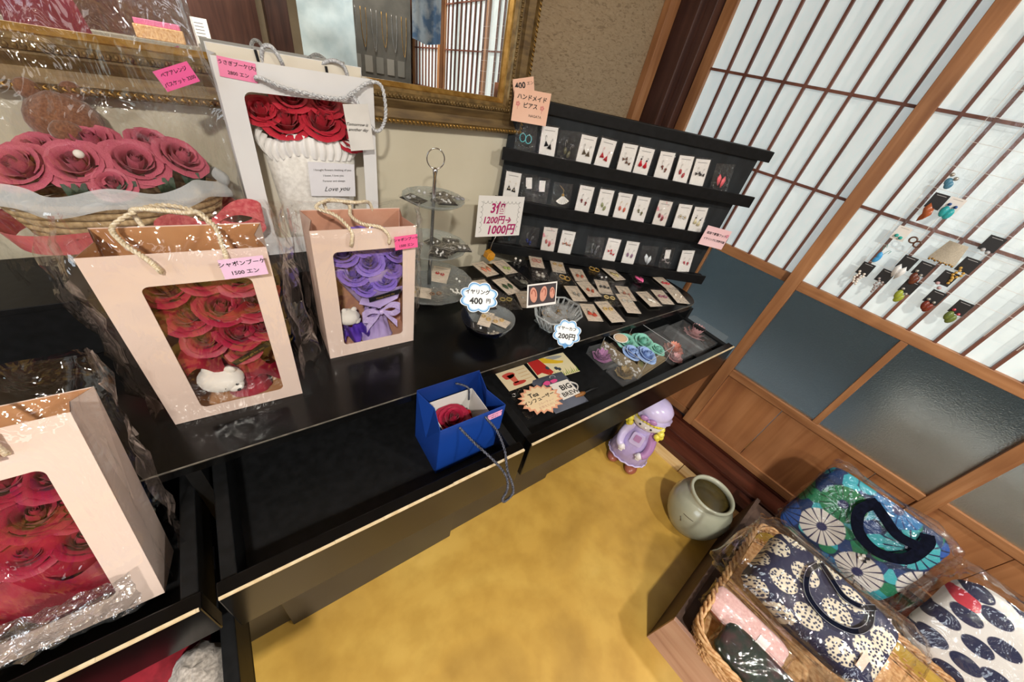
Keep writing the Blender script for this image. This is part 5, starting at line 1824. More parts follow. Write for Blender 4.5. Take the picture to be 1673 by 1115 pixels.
# ================================================================== figurine and jar on the floor
t = thing('garden_figurine', 'ceramic girl figurine in a lilac dress and bonnet with yellow curls, by the desk end', 'figurine', mtx=Matrix.Translation((1.224, 0.262, 0)) @ Matrix.Rotation(R_(-72.5), 4, 'Z'))
M_LIL = mat('lilac_glaze', 'B0A0D6', 'C6B8E8', rough=0.25, scale=(14, 14, 14), coat=0.3)
M_LIL2 = mat('lilac_glaze_light', 'C6B8E8', 'D8CEF2', rough=0.25, scale=(14, 14, 14), coat=0.3)
M_MAUVE = solid('B384B8', 0.3)
M_YEL = mat('yellow_glaze', 'E3D23C', 'F0E468', rough=0.3, scale=(20, 20, 20))
M_FACE = solid('EEEAEE', 0.25)
M_SHOE = solid('9C5A48', 0.3)
b = MB()
b.lathe([(0.001, 0.035), (0.070, 0.035), (0.088, 0.045), (0.083, 0.09), (0.070, 0.15), (0.050, 0.205), (0.046, 0.235), (0.034, 0.25), (0.001, 0.252)], 64, sy=0.72,
        wob=lambda a, z: 1 + (0.022 * math.sin(24 * a) if z < 0.2 else 0))
b.build('dress', M_LIL, t, True)
b = MB()
b.tube([(0.088 * math.cos(2 * PI * k / 64) * (1 + 0.02 * math.sin(24 * 2 * PI * k / 64)), 0.064 * math.sin(2 * PI * k / 64), 0.046 + 0.003 * math.sin(16 * 2 * PI * k / 64)) for k in range(64)], 0.004, 6, closed=True)
b.build('hem_frill', M_LIL2, t, True)
for x, y in ((-0.046, -0.030), (0.042, -0.040)):
    b = MB()
    b.ball((x, y, 0.018), 0.030, 14, 0, (0.95, 1.35, 0.62))
    b.tube([(x, y + 0.01, 0.02), (x * 0.9, y + 0.014, 0.05)], 0.018, 10)
    b.build('shoe', M_SHOE, t, True)
for sg in (-1, 1):
    b = MB()
    b.tube(smooth([(sg * 0.032, -0.002, 0.232), (sg * 0.052, -0.012, 0.205), (sg * 0.062, -0.032, 0.170), (sg * 0.058, -0.052, 0.143), (sg * 0.046, -0.063, 0.133)], 16), [0.021 - 0.0004 * k for k in range(16)], 12)
    b.build('sleeve', M_MAUVE if sg > 0 else M_LIL2, t, True)
    b = MB()
    b.ball((sg * 0.040, -0.066, 0.130), 0.0155, 12, 0, (1, 0.9, 1.1))
    for k in range(4):
        b.tube([(sg * (0.034 + 0.004 * k), -0.070, 0.124), (sg * (0.032 + 0.004 * k), -0.076, 0.113)], [0.0042, 0.003], 6)
    b.tube([(sg * 0.030, -0.066, 0.134), (sg * 0.024, -0.072, 0.127)], [0.0045, 0.003], 6)
    b.build('hand', M_FACE, t, True)
b = MB()
b.frame(Matrix.Translation((0, -0.044, 0.190)) @ Matrix.Rotation(R_(80), 4, 'X'))
b.prism(rrect(-0.026, 0.026, -0.030, 0.032, 0.008), -0.004, 0.004)
b.prism(rrect(-0.014, 0.014, -0.008, 0.024, 0.005), 0.004, 0.007, 1)
b.build('apron_bib', [M_LIL2, M_MAUVE], t)
b = MB()
b.ball((0, 0, 0.292), 0.066, 26, 0, (1.06, 0.88, 0.86))
b.ball((0, -0.056, 0.282), 0.005, 8, 0)
b.build('head', M_FACE, t, True)
for x in (-0.024, 0.022):
    b = MB()
    b.ball((x, -0.0555, 0.286), 0.0046, 8, 0, (1, 0.5, 1.1))
    b.build('eye', M_INK, t, True)
b = MB()
b.tube([(0.008 * math.sin(k * 0.5 - 1), -0.0540 + 0.0006 * abs(k - 2), 0.268 - 0.0016 * math.cos(k * 0.5 - 1)) for k in range(5)], 0.0008, 5)
b.build('mouth', M_MAUVE, t, True)
b = MB()
for k in range(13):
    a = PI + PI * k / 12
    b.ball((0.056 * math.cos(a), 0.052 * math.sin(a) - 0.010, 0.320 - 0.016 * abs(math.cos(a)) ** 2), 0.0095, 8)
for sg in (-1, 1):
    for (dx, dy, dz, r) in ((0.060, -0.020, 0.286, 0.013), (0.066, -0.024, 0.264, 0.015), (0.058, -0.034, 0.250, 0.013), (0.072, -0.020, 0.246, 0.013), (0.064, -0.030, 0.236, 0.010)):
        b.ball((sg * dx, dy, dz), r, 10)
b.build('curls', M_YEL, t, True)
b = MB()
b.lathe([(0.074, 0.322), (0.078, 0.328), (0.066, 0.334), (0.070, 0.345), (0.068, 0.366), (0.052, 0.386), (0.028, 0.397), (0.001, 0.400)], 40, sy=0.92, wob=lambda a, z: 1 + 0.025 * math.sin(14 * a) * (z < 0.33))
b.build('bonnet', M_LIL2, t, True)
b = MB()
for sg in (-1, 1):
    b.ball((sg * 0.018 - 0.006, -0.070, 0.338), 0.014, 12, 0, (1.2, 0.55, 0.9))
b.ball((-0.006, -0.075, 0.338), 0.007, 8)
b.build('bonnet_bow', M_MAUVE, t, True)
b = MB()
b.box(-0.075, 0.055, 0.030, 0.085, 0.0, 0.190, bev=0.006)
tag(b.build('rear_holder', mat('grey_glaze', '6E6E6A', '85857F', rough=0.4, scale=(12, 12, 12)), t), 'grey box-shaped holder at her back')

t = thing('ceramic_jar', 'squat celadon glazed jar with a wide open mouth, on the floor by the sill', 'jar', (1.222, -0.076, 0))
m, nt, p, out = base('celadon_glaze')
n = nd(nt, 'ShaderNodeTexNoise', i2=5.0, i3=4.0)
nt.links.new(coords(nt), n.inputs['Vector'])
r = ramp(nt, n.outputs['Fac'], [(0.35, '9C9F8C'), (0.6, 'B4B5A2'), (0.75, 'BDBCA8')])
nt.links.new(r.outputs[0], p.inputs['Base Color'])
p.inputs['Roughness'].default_value = 0.18
p.inputs['Coat Weight'].default_value = 0.3
b = MB()
b.lathe([(0.001, 0.0), (0.080, 0.0), (0.086, 0.006), (0.104, 0.045), (0.114, 0.085), (0.113, 0.120), (0.103, 0.152), (0.086, 0.176), (0.078, 0.184), (0.080, 0.194), (0.083, 0.200), (0.080, 0.207), (0.073, 0.206), (0.069, 0.198),
         (0.072, 0.185), (0.090, 0.165)], 56)
b.lathe([(0.072, 0.1849), (0.090, 0.165), (0.104, 0.12), (0.104, 0.085), (0.094, 0.045), (0.076, 0.012), (0.001, 0.010)], 56, 1)
b.build('jar_body', [m, mat('brown_glaze_inside', '3E3416', '5A4A20', rough=0.25, scale=(8, 8, 8))], t, True)
b = MB()
for a0 in (2.9, 4.45, 5.9):
    pts = [(0.1155 * math.cos(a0 + 0.02 * k), 0.1155 * math.sin(a0 + 0.02 * k), 0.112 - 0.004 * k) for k in range(5)]
    b.tube(pts, 0.0012, 5)
    b.tube([(0.1105 * math.cos(a0 + 0.05 * k), 0.1105 * math.sin(a0 + 0.05 * k), 0.128 + 0.001 * k) for k in range(8)], 0.0012, 5)
    b.ball((pts[-1][0], pts[-1][1], pts[-1][2]), 0.0024, 8)
b.build('glaze_drip', solid('5C5040', 0.3), t, True)

# ================================================================== low wooden platform, basket and tote bags
t = thing('wooden_platform', 'low wooden display platform, its pinkish plank end towards the aisle', 'platform', (0.735, -0.195, 0))
b = MB()
b.box(0, 0.012, -1.10, 0, 0, 0.188, bev=0.001)
b.build('end_plank', M_PINKW, t)
b = MB()
b.box(0.012, 0.66, -0.014, 0, 0, 0.186, bev=0.001)
b.build('side_board', mat('dark_brown_board', '4A3830', '5C473C', rough=0.6, scale=(20, 40, 60)), t)
b = MB()
b.box(0.012, 0.66, -1.10, -0.014, 0.150, 0.164)
b.build('platform_top', MATS['dark_brown_board'], t)
b = MB()
b.box(0.646, 0.66, -1.10, -0.014, 0, 0.150)
b.box(0.012, 0.66, -1.10, -1.086, 0, 0.150)
b.build('rear_board', MATS['dark_brown_board'], t)

PZ = 0.1645
t = thing('wicker_basket', 'rectangular wicker basket on the platform, holding wrapped pouches and a tote', 'basket', (0.985, -0.530, PZ))
M_WICK = mat('wicker', 'B88452', 'E0B888', rough=0.6, scale=(90, 90, 60), bump=0.3)


def oval(hx, hy, r, n=12):
    return rrect(-hx, hx, -hy, hy, r, n)


rim_pts = oval(0.262, 0.300, 0.060)
b = MB()
NL = 7
for k in range(NL):
    z = 0.006 + 0.0095 * k
    s_ = 0.955 + 0.045 * k / NL
    pl = oval(0.262 * s_, 0.300 * s_, 0.06, 12)
    dense = []
    for i in range(len(pl)):
        a, c = Vector(pl[i] + (z,)), Vector(pl[(i + 1) % len(pl)] + (z,))
        m_ = max(1, int((c - a).length / 0.018))
        dense += [a + (c - a) * j / m_ for j in range(m_)]
    cen = Vector((0, 0, z))
    dense = [p + (p - cen).normalized() * 0.0032 * (1 if (i + k) % 2 else -1) for i, p in enumerate(dense)]
    b.tube(dense, 0.0046, 5, closed=True)
b.build('woven_side', M_WICK, t, True)
b = MB()
zr = 0.078
lp = [Vector(p + (zr,)) for p in rim_pts]
dn = []
for i in range(len(lp)):
    a, c = lp[i], lp[(i + 1) % len(lp)]
    m_ = max(1, int((c - a).length / 0.005))
    dn += [a + (c - a) * j / m_ for j in range(m_)]
for q_ in range(3):
    pth = []
    for i, p in enumerate(dn):
        o_ = (p - Vector((0, 0, zr))).normalized()
        a = i * 0.42 + q_ * 2 * PI / 3
        pth.append(p + o_ * 0.007 * math.cos(a) + Vector((0, 0, 0.006 * math.sin(a))))
    b.tube(pth, 0.0048, 5, closed=True)
b.build('braided_rim', M_WICK, t, True)
b = MB()
b.prism(oval(0.245, 0.283, 0.055), 0.001, 0.004)
b.build('basket_floor', M_WICK, t)
b = MB()
b.grid(lambda u, v: (lambda p: (p[0] * 0.955, p[1] * 0.955, 0.008 + 0.062 * v))(rim_pts[int(u * len(rim_pts)) % len(rim_pts)]), len(rim_pts), 2)
b.build('yellow_lining', mat('yellow_cloth', 'C9AE4A', 'D8C064', rough=0.8, scale=(40, 40, 40)), t, True)


def slab(mtx, name, label, cat, w, h, d, m, seed=1, group=None, cel=0.012, body='bag_body', puff=0.5, e=0.35, cm=None, ext=(0.0, 0.0)):
    """soft rounded slab, w x h face (local x, y) and d thick (local z), optionally in a loose clear bag"""
    t = thing(name, label, cat, mtx=mtx, group=group)
    def surf(gw, gh, gd, amp, fr, nu, nv, sd, pw):
        def pt(u, v):
            a, c = 2 * PI * u, PI * (v - 0.5)
            sg = lambda q, p: math.copysign(abs(q) ** p, q)
            x = sg(math.cos(c), pw) * sg(math.cos(a), pw)
            y = sg(math.cos(c), pw) * sg(math.sin(a), pw)
            z = sg(math.sin(c), 0.75)
            q = 1 + amp * nz((x * fr + sd, y * fr, z * fr)) + amp * 0.5 * nz((x * fr * 2.7, y * fr * 2.7 + sd, z * fr * 2))
            return (x * gw / 2 * q, y * gh / 2 * q, z * gd / 2 * q * (1 - 0.35 * (x * x * y * y)))
        b = MB()
        b.grid(pt, nu, nv)
        return b
    surf(w, h, d, 0.05, 1.5, 64, 32, seed, e).build(body, m, t, True)
    if cel:
        s = surf(w + 2 * cel + ext[0], h + 2 * cel + ext[1], d + 2 * cel, 0.12, 2.6, 72, 34, seed + 5, 0.26)
        s.build('cellophane_bag', cm or M_CELLO2, t, True)
    return t


def print_mat(name, fn, rough=0.7):
    if name in MATS:
        return MATS[name]
    m, nt, p, out = base(name)
    p.inputs['Roughness'].default_value = rough
    nt.links.new(fn(nt), p.inputs['Base Color'])
    MATS[name] = m
    return m


def vor(nt, vec, scale, rnd=1.0):
    v = nd(nt, 'ShaderNodeTexVoronoi')
    v.voronoi_dimensions = '2D'
    v.inputs['Scale'].default_value = scale
    v.inputs['Randomness'].default_value = rnd
    nt.links.new(vec, v.inputs['Vector'])
    return v


def mixc(nt, fac, a, c):
    m = nd(nt, 'ShaderNodeMixRGB')
    for k, s in ((0, fac), (1, a), (2, c)):
        if isinstance(s, str):
            m.inputs[k].default_value = lin(s)
        elif isinstance(s, (int, float)):
            m.inputs[k].default_value = s
        else:
            nt.links.new(s, m.inputs[k])
    return m.outputs[0]


def navy_fn(nt):
    big = vor(nt, coords(nt, (0.92, 1.25, 1), (0, 0, 0.35)), 13.5, 0.3)
    tiny = vor(nt, coords(nt), 125.0, 1.0)
    inside = ramp(nt, big.outputs['Distance'], [(0.0, 'FFFFFF'), (0.40, 'FFFFFF'), (0.42, '000000'), (1, '000000')])
    dots = ramp(nt, tiny.outputs['Distance'], [(0.0, '232A4E'), (0.27, '2A3154'), (0.34, 'CFC6B2'), (0.6, 'DDD4C0')])
    return mixc(nt, inside.outputs[0], '1C2347', dots.outputs[0])


def teal_fn(nt):
    vec = coords(nt)
    v = vor(nt, vec, 8.0, 0.9)
    sub = nd(nt, 'ShaderNodeVectorMath', operation='SUBTRACT')
    sc_ = nd(nt, 'ShaderNodeVectorMath', operation='SCALE')
    sc_.inputs['Scale'].default_value = 1.0
    nt.links.new(vec, sub.inputs[0])
    nt.links.new(v.outputs['Position'], sub.inputs[1])
    sep = nd(nt, 'ShaderNodeSeparateXYZ')
    nt.links.new(sub.outputs[0], sep.inputs[0])
    at = nd(nt, 'ShaderNodeMath', operation='ARCTAN2')
    nt.links.new(sep.outputs[1], at.inputs[0])
    nt.links.new(sep.outputs[0], at.inputs[1])
    mu = nd(nt, 'ShaderNodeMath', operation='MULTIPLY', i1=15.0)
    nt.links.new(at.outputs[0], mu.inputs[0])
    si = nd(nt, 'ShaderNodeMath', operation='SINE')
    nt.links.new(mu.outputs[0], si.inputs[0])
    lines = ramp(nt, si.outputs[0], [(0.0, '000000'), (0.72, '000000'), (0.86, 'FFFFFF')])
    sp = nd(nt, 'ShaderNodeSeparateColor')
    nt.links.new(v.outputs['Color'], sp.inputs[0])
    pal = ramp(nt, sp.outputs[0], [(0.0, '1E6FA8'), (0.16, '2E8E9E'), (0.32, '1F7A4E'), (0.48, 'D9D6D2'), (0.62, '2A55A4'), (0.76, '3FA7B2'), (0.9, '2F9468')], 'CONSTANT')
    ink = ramp(nt, sp.outputs[0], [(0.0, '123C74'), (0.32, '0E4A30'), (0.48, '3A3658'), (0.62, '12264E')], 'CONSTANT')
    petals = mixc(nt, lines.outputs[0], pal.outputs[0], ink.outputs[0])
    core = ramp(nt, v.outputs['Distance'], [(0.0, 'FFFFFF'), (0.10, 'FFFFFF'), (0.13, '000000')])
    c1 = mixc(nt, core.outputs[0], petals, '232A5C')
    rim_ = ramp(nt, v.outputs['Distance'], [(0.0, '000000'), (0.47, '000000'), (0.50, 'FFFFFF')])
    v2 = vor(nt, vec, 24.0, 1.0)
    s2 = nd(nt, 'ShaderNodeSeparateColor')
    nt.links.new(v2.outputs['Color'], s2.inputs[0])
    p2 = ramp(nt, s2.outputs[0], [(0.0, '1C3F78'), (0.22, '2FA3B4'), (0.42, '1D7C58'), (0.6, '143464'), (0.8, '45B7C4')], 'CONSTANT')
    e2 = ramp(nt, v2.outputs['Distance'], [(0.0, '000000'), (0.52, '000000'), (0.60, 'FFFFFF')])
    return mixc(nt, rim_.outputs[0], c1, mixc(nt, e2.outputs[0], p2.outputs[0], '0E2A50'))


def oval_fn(nt):
    v = vor(nt, coords(nt, (1.0, 1.6, 1), (0, 0, 0.5)), 13.0, 0.75)
    ins = ramp(nt, v.outputs['Distance'], [(0.0, 'FFFFFF'), (0.40, 'FFFFFF'), (0.43, '000000')])
    sp = nd(nt, 'ShaderNodeSeparateColor')
    nt.links.new(v.outputs['Color'], sp.inputs[0])
    c = ramp(nt, sp.outputs[0], [(0.0, '1A2348'), (0.84, 'C8364A')], 'CONSTANT')
    return mixc(nt, ins.outputs[0], 'E2E0DE', c.outputs[0])


M_NAVY = print_mat('navy_flower_cloth', navy_fn)
M_TEAL = print_mat('teal_floral_cloth', teal_fn)
M_OVAL = print_mat('navy_oval_cloth', oval_fn)
M_NAVYST = mat('navy_webbing', '070A16', '0E1224', spec=0.1, rough=0.9, scale=(80, 80, 80))


def strap(parent, pts, wd, nrm, m, name='handle', stitch=None, th=0.0024):
    """flat webbing strap with a box section"""
    P = smooth(pts, 44)
    N = Vector(nrm).normalized()
    n = len(P)
    vs, ed = [], []
    for i, p in enumerate(P):
        tg = (P[min(n - 1, i + 1)] - P[max(0, i - 1)]).normalized()
        s = tg.cross(N).normalized() * wd / 2
        q = s.cross(tg).normalized() * th
        vs += [p - s, p + s, p + s + q, p - s + q]
        ed.append((p - s * 0.86 + q * 1.1, p + s * 0.86 + q * 1.1))
    fs = [(0, 1, 2, 3), (4 * n - 1, 4 * n - 2, 4 * n - 3, 4 * n - 4)]
    for i in range(n - 1):
        for k in range(4):
            fs.append((4 * i + k, 4 * i + (k + 1) % 4, 4 * i + 4 + (k + 1) % 4, 4 * i + 4 + k))
    b = MB()
    b.add(vs, fs)
    o = b.build(name, m, parent)
    if stitch:
        b = MB()
        for k in (0, 1):
            b.tube([e[k] for e in ed], 0.0006, 4)
        b.build('stitching', stitch, o)
    return o


def plane_mtx(c, ydir, xdir):
    y = Vector(ydir).normalized()
    x = Vector(xdir)
    x = (x - y * x.dot(y)).normalized()
    return axes(c, x, y, x.cross(y))


# navy tote lying in the basket, top edge towards the doors
mt = plane_mtx((1.005, -0.395, 0.345), (0.155, 0.0, 0.085), (-0.03, -1, 0.0))
t = slab(mt, 'tote_bag', 'navy tote with cream speckled oval flowers in clear plastic, on the wicker basket', 'tote bag', 0.300, 0.190, 0.150, M_NAVY, 3, 'wrapped tote bags', 0.012, e=0.2, ext=(0.10, 0.03))
strap(t, [(-0.055, 0.070, 0.074), (-0.062, 0.030, 0.082), (-0.040, -0.015, 0.087), (0.010, -0.030, 0.088), (0.060, -0.010, 0.086), (0.078, 0.030, 0.082), (0.070, 0.072, 0.074)], 0.014, (0, 0, 1), M_NAVYST, 'handle', solid('8A8D98', 0.6))
strap(t, [(-0.050, 0.080, 0.070), (-0.020, 0.060, 0.083), (0.015, 0.045, 0.085), (0.050, 0.055, 0.083), (0.075, 0.082, 0.070)], 0.014, (0, 0, 1), M_NAVYST, 'handle', solid('8A8D98', 0.6))
b = MB()
b.box(0.098, 0.113, -0.065, -0.028, 0.077, 0.0782)
b.build('price_sticker', solid('E9C6B6', 0.6), t)

# teal floral tote standing against the doors
mt = plane_mtx((1.405, -0.435, 0.338), (0.10, 0.0, 0.25), (-0.05, -1, 0.0))
t = slab(mt, 'tote_bag', 'teal tote with large blue, green and white flowers behind the navy tote', 'tote bag', 0.330, 0.290, 0.080, M_TEAL, 8, 'wrapped tote bags', 0.008, e=0.22, ext=(0.0, 0.02))
strap(t, [(-0.030, 0.130, 0.048), (-0.045, 0.075, 0.060), (-0.010, 0.020, 0.066), (0.050, 0.005, 0.066), (0.100, 0.040, 0.062), (0.105, 0.110, 0.052), (0.090, 0.135, 0.045)], 0.030, (0, 0, 1), M_NAVYST)
strap(t, [(-0.035, 0.120, 0.050), (0.000, 0.105, 0.062), (0.050, 0.085, 0.066), (0.100, 0.095, 0.060)], 0.028, (0, 0, 1), M_NAVYST)
b = MB()
b.box(0.070, 0.120, -0.118, -0.106, 0.046, 0.047)
b.build('price_sticker', solid('DAD8D8', 0.6), t)
b = MB()
for k, (x, y) in enumerate(((0, 0), (0.012, 0), (0, 0.014), (0.012, 0.014))):
    b.frame(Matrix.Translation((0.045 + x, -0.050 + y, 0.0475)) @ Matrix.Rotation(R_(45), 4, 'Z'))
    b.box(-0.004, 0.004, -0.004, 0.004, 0, 0.001, k % 2)
b.x = None
b.build('leaf_emblem', [M_WHITE, M_INK], t)
# white tote with navy ovals
mt = plane_mtx((1.345, -0.800, 0.335), (0.12, 0.0, 0.22), (-0.06, -1, 0.05))
t = slab(mt, 'tote_bag', 'white tote printed with navy and red ovals in clear plastic, near the right edge', 'tote bag', 0.320, 0.270, 0.110, M_OVAL, 12, 'wrapped tote bags', 0.014, ext=(0.04, 0.03))
# pouches
mt = plane_mtx((0.865, -0.325, 0.238), (0.10, 0.0, 0.06), (-0.10, -1, 0.0))
t = slab(mt, 'fleece_pouch', 'pale pink fleece pouch in clear plastic between the basket rim and the navy tote', 'pouch', 0.200, 0.085, 0.045, mat('pink_fleece', 'E0B2B0', 'EEC8C6', rough=0.9, scale=(160, 160, 160), bump=0.3, sheen=0.3), 15, 'wrapped pouches', 0.007)
b = MB()
b.tube([(-0.085, -0.040, 0.006), (0.0, -0.044, 0.008), (0.085, -0.040, 0.006)], 0.0025, 6)
b.build('zip', solid('8C4A44', 0.5), t, True)
b = MB()
b.box(0.030, 0.055, -0.015, 0.012, 0.0235, 0.0245)
b.build('label', solid('E8E0E0', 0.4), t)
mt = plane_mtx((0.805, -0.405, 0.222), (0.10, 0.0, 0.05), (-0.05, -1, 0.0))
t = slab(mt, 'fleece_pouch', 'dark green patterned pouch in clear plastic at the near edge of the basket', 'pouch', 0.230, 0.100, 0.050, mat('dark_green_cloth', '0E2622', '40282E', rough=0.75, scale=(26, 26, 26), lo=0.48, hi=0.66), 21, 'wrapped pouches', 0.009)
mt = plane_mtx((0.90, -0.63, 0.245), (0.10, 0.0, 0.05), (-0.05, -1, 0.0))
slab(mt, 'fleece_pouch', 'grey checked pouch in clear plastic at the bottom edge of the frame', 'pouch', 0.200, 0.110, 0.050, mat('grey_check', '4A4844', '7A766E', rough=0.8, scale=(60, 60, 60)), 24, 'wrapped pouches', 0.010)

# ================================================================== hanging sheet of earrings on the doors
HX = 1.622
t = thing('hanging_organiser', 'clear hanging pocket sheet for earrings on the sliding door', 'organiser', (HX, 0, 0))
ys = [0.069 - 0.0685 * k for k in range(10)]
zs = [1.055 + 0.0575 * k for k in range(10)]
b = MB()
b.box(0, 0.0006, ys[-1] - 0.01, ys[0] + 0.004, 0.985, zs[-1] + 0.15)
b.build('clear_sheet', clear('pvc_sheet', gloss=0.12, rough=0.12, bump=0.25, bscale=25, haze=0.02, face=0.01), t)
b = MB()
for y in ys:
    b.tube([(-0.001, y, 0.985), (-0.001, y, zs[-1] + 0.15)], 0.0007, 4)
for z in zs:
    b.tube([(-0.001, ys[-1] - 0.01, z), (-0.001, ys[0] + 0.004, z)], 0.0005, 4)
b.build('seams', M_WHITE, t)
HANG = [(0.050, 1.030, 'black', 'pearls', 'ECE6DE', 'black card with strings of pink-white pearls at the lower left of the hanging sheet'),
        (-0.002, 1.032, 'black', 'pearls', 'A8A0A0', 'black card with grey bead strings second in the bottom row of the hanging sheet'),
        (-0.067, 1.030, 'black', 'oval', '9CA83C', 'black card with lime green ovals in the bottom row of the hanging sheet'),
        (-0.130, 1.030, 'black', 'oval', '7A3428', 'black card with red brown ovals in the bottom row of the hanging sheet'),
        (-0.190, 1.030, 'black', 'oval', '6A7A3E', 'black card with coral tops and olive green ovals, bottom row by the edge'),
        (0.044, 1.105, 'clear', 'drop', '4AA8E8', 'sky blue drop earrings with turquoise tops at the left of the hanging sheet'),
        (-0.020, 1.088, 'black', 'leaf', 'E6E8EA', 'black card with zebra white earrings above the grey bead strings'),
        (-0.060, 1.088, 'black', 'oval', '6A3A2C', 'dark card with brown leaf earrings above the lime green ovals'),
        (-0.116, 1.087, 'black', 'stud', 'C0A0A4', 'slate card with small studs and pink beads above the red brown ovals'),
        (0.042, 1.155, 'card', 'stud', '2AA8A0', 'cream card with turquoise studs on the hanging sheet'),
        (0.000, 1.146, 'clear', 'ring', '5A3A28', 'brown ring earrings in a clear pocket of the hanging sheet'),
        (0.029, 1.256, 'black', 'leaf', 'B0603C', 'black card with copper leaf earrings on the hanging sheet'),
        (-0.006, 1.257, 'card', 'oval', '2FA8B0', 'white card with blue tops and turquoise ovals on the hanging sheet'),
        (0.037, 1.325, 'clear', 'stones', '4E86A4', 'blue stone earrings in the top pocket of the hanging sheet'),
        (-0.128, 1.135, 'black', 'pearls', 'C8A050', 'black card of gold bead earrings right of the beige cloth pocket'),
        (-0.130, 1.200, 'black', 'stud', 'B8B8BC', 'slate card of silver studs above the gold bead card')]
for k, (y, z, base_, kind, c, lab) in enumerate(HANG):
    m = axes((HX - 0.003, y, z), (0, -1, 0), (0, 0, 1), (-1, 0, 0))
    earring_card(lab, 'earrings in the hanging sheet', m, kind, c, {'4AA8E8': '2FA79C', '2FA8B0': '3A5A9A', '6A7A3E': 'D8606A'}.get(c), base_, 0.033, 0.040, k, 'hanging_earrings' if base_ == 'clear' else 'earring_card', spread=0.008, drop=-0.006 if base_ == 'black' else 0.004, pocket=False,
                 sc=1.5)
t = thing('hanging_earrings', 'beige cloth pouch trimmed with gold beads on the hanging sheet', 'earrings', mtx=axes((HX - 0.006, -0.078, 1.150), (0, -1, 0), (0, 0, 1), (-1, 0, 0)), group='earrings in the hanging sheet')
b = MB()
b.grid(lambda u, v: ((u - 0.5) * 0.056 * (0.75 + 0.35 * (1 - v)), (v - 0.5) * 0.056, 0.006 * math.sin(PI * u) + 0.001 * nz((u * 9, v * 9, 2))), 12, 12)
b.build('cloth', mat('beige_mesh', 'B0A898', 'C4BCAC', rough=0.9, scale=(400, 400, 400)), t, True)
b = MB()
for k in range(9):
    b.ball((-0.026 + 0.0065 * k, -0.030 + 0.002 * (k % 2), 0.003), 0.0034, 8)
b.build('gold_beads', M_GILT, t, True)

# ================================================================== the shop behind the camera, seen in the mirror
b = MB()
b.box(0.62, 0.80, -2.7, -2.55, 0, 2.42, bev=0.004)
struct(b.build('trim_7', M_POST))
t = thing('garment_bag', 'pale blue plastic garment bag hanging in the shop, seen in the mirror', 'garment bag', (0.90, -1.55, 0))
b = MB()
b.grid(lambda u, v: (-0.19 + 0.38 * u, 0.05 * math.sin(PI * u) + 0.01 * nz((u * 5, v * 6, 1)), 1.235 + 0.75 * v), 12, 16)
b.build('plastic_front', mat('pale_blue_plastic', 'A9BCC4', 'C2D2D8', rough=0.25, scale=(9, 9, 9)), t, True)
b = MB()
b.grid(lambda u, v: (-0.19 + 0.38 * u, -0.05 * math.sin(PI * u) - 0.002, 1.235 + 0.75 * v), 8, 6)
b.build('plastic_back', MATS['pale_blue_plastic'], t, True)
b = MB()
b.tube([(0, 0, 1.98), (0, 0, 2.10), (0.02, 0, 2.13), (0.03, 0, 2.10)], 0.004, 6)
b.build('hook', M_STEEL, t, True)
t = thing('jewellery_board', 'dark grey board hung with necklaces, seen in the mirror', 'board', (1.30, -1.62, 0))
b = MB()
b.box(-0.26, 0.26, -0.02, 0, 0.9, 1.95, bev=0.003)
b.build('board', mat('charcoal_felt', '46443F', '57544E', rough=0.9, scale=(8, 8, 8)), t)
for k in range(6):
    b = MB()
    x = -0.20 + 0.08 * k
    b.tube(smooth([(x - 0.02, 0.004, 1.62), (x - 0.018, 0.006, 1.48), (x, 0.008, 1.40 - 0.02 * (k % 3)), (x + 0.018, 0.006, 1.48), (x + 0.02, 0.004, 1.62)], 20), 0.002, 5)
    b.build('necklace', (M_STEEL, M_GILT)[k % 2], t, True)
for k in range(5):
    b = MB()
    b.box(-0.22 + 0.09 * k, -0.16 + 0.09 * k, 0.001, 0.004, 1.22, 1.33)
    b.build('display_card', solid(('6A6862', '7C7972')[k % 2], 0.7), t)
t = thing('hanging_cloth', 'blue and white patterned cloth hanging by the paper doors, seen in the mirror', 'cloth', (1.50, -1.15, 0))
b = MB()
b.grid(lambda u, v: (-0.11 + 0.22 * u, 0.012 * math.sin(9 * u), 1.45 + 0.045 * abs(u - 0.5) + 0.55 * v), 16, 12)
b.build('cloth', mat('indigo_print', '5C80AC', 'B9CCDE', rough=0.8, scale=(9, 9, 9), lo=0.42, hi=0.56), t, True)
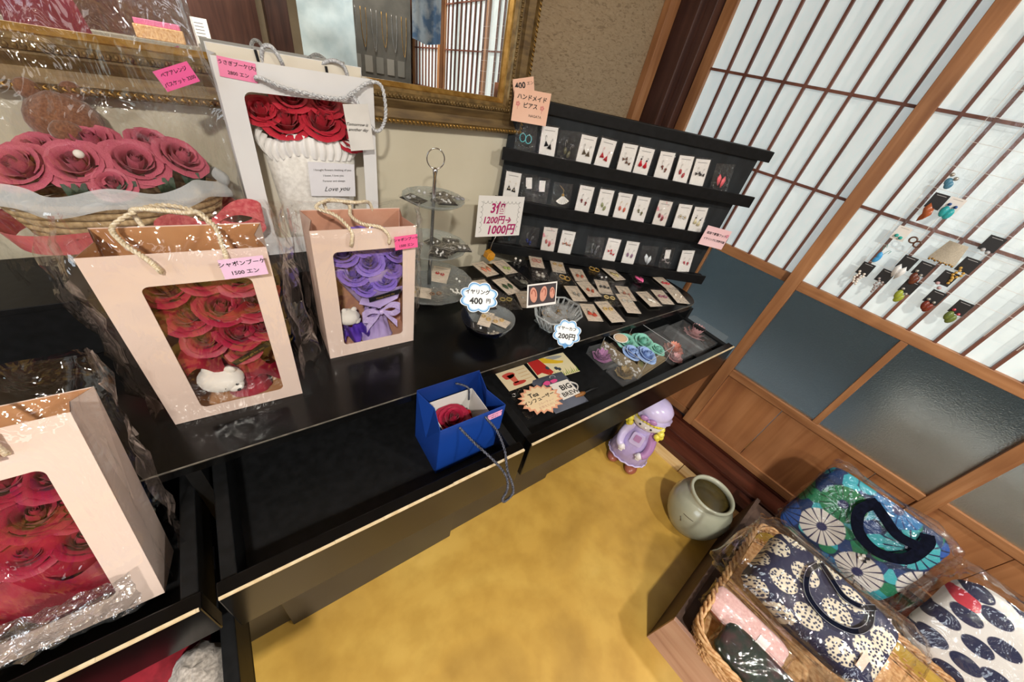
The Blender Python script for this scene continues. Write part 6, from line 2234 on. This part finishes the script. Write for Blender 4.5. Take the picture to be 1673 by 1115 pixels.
t = thing('shop_shelf', 'long brown shop shelf behind the camera, seen in the mirror', 'shelf', (-0.25, -1.6, 0))
b = MB()
b.box(-0.75, 0.75, -0.35, 0, 1.17, 1.20, bev=0.002)
b.build('shelf_board', solid('8A8478', 0.5), t)
for x in (-0.7, 0.0, 0.68):
    b = MB()
    b.box(x, x + 0.03, -0.34, -0.02, 0, 1.17)
    b.build('upright', M_POST, t)
b = MB()
b.box(-0.75, 0.75, -0.37, -0.355, 0.3, 2.2)
b.build('rear_board', M_POST, t)
t = thing('gift_box', 'pink-striped woven box on the shop shelf, seen in the mirror', 'box', (-0.10, -1.72, 1.2005))
b = MB()
b.box(-0.12, 0.12, -0.09, 0.09, 0, 0.07, bev=0.004)
b.build('woven_side', M_WICK, t)
b = MB()
b.box(-0.11, 0.11, -0.08, 0.08, 0.07, 0.10, bev=0.003)
b.build('pink_lid', solid('D26A96', 0.6), t)
t = thing('menu_card', 'white printed card standing on the shop shelf, seen in the mirror', 'card', (0.12, -1.70, 1.2005), 12)
b = MB()
b.box(-0.045, 0.045, -0.02, -0.018, 0, 0.16)
b.build('card', M_WHITE, t)
b = MB()
for k in range(5):
    b.box(-0.03, 0.02, -0.018, -0.0175, 0.13 - 0.018 * k, 0.134 - 0.018 * k)
b.build('printed_lines', solid('6A6A70', 0.6), t)
for x, c, lab in ((-0.52, '7A1C34', 'dark red hanging garment, seen in the mirror'), (-0.86, '2B3F86', 'dark blue hanging garment, seen in the mirror')):
    t = thing('garment', lab, 'garment', (x, -1.25, 0))
    b = MB()
    b.grid(lambda u, v: (0.16 * math.cos(2 * PI * u) * (1 + 0.08 * math.sin(10 * PI * u)) * (1 - 0.3 * v ** 4), 0.06 * math.sin(2 * PI * u), 0.75 + 0.62 * v), 40, 8)
    b.build('garment_body', mat('cloth_' + c, c, c, rough=0.85, scale=(30, 30, 30), bump=0.2), t, True)
    b = MB()
    b.tube([(0, 0, 1.33), (0, 0, 1.45), (0.02, 0, 1.48)], 0.004, 6)
    b.build('hanger', M_STEEL, t, True)
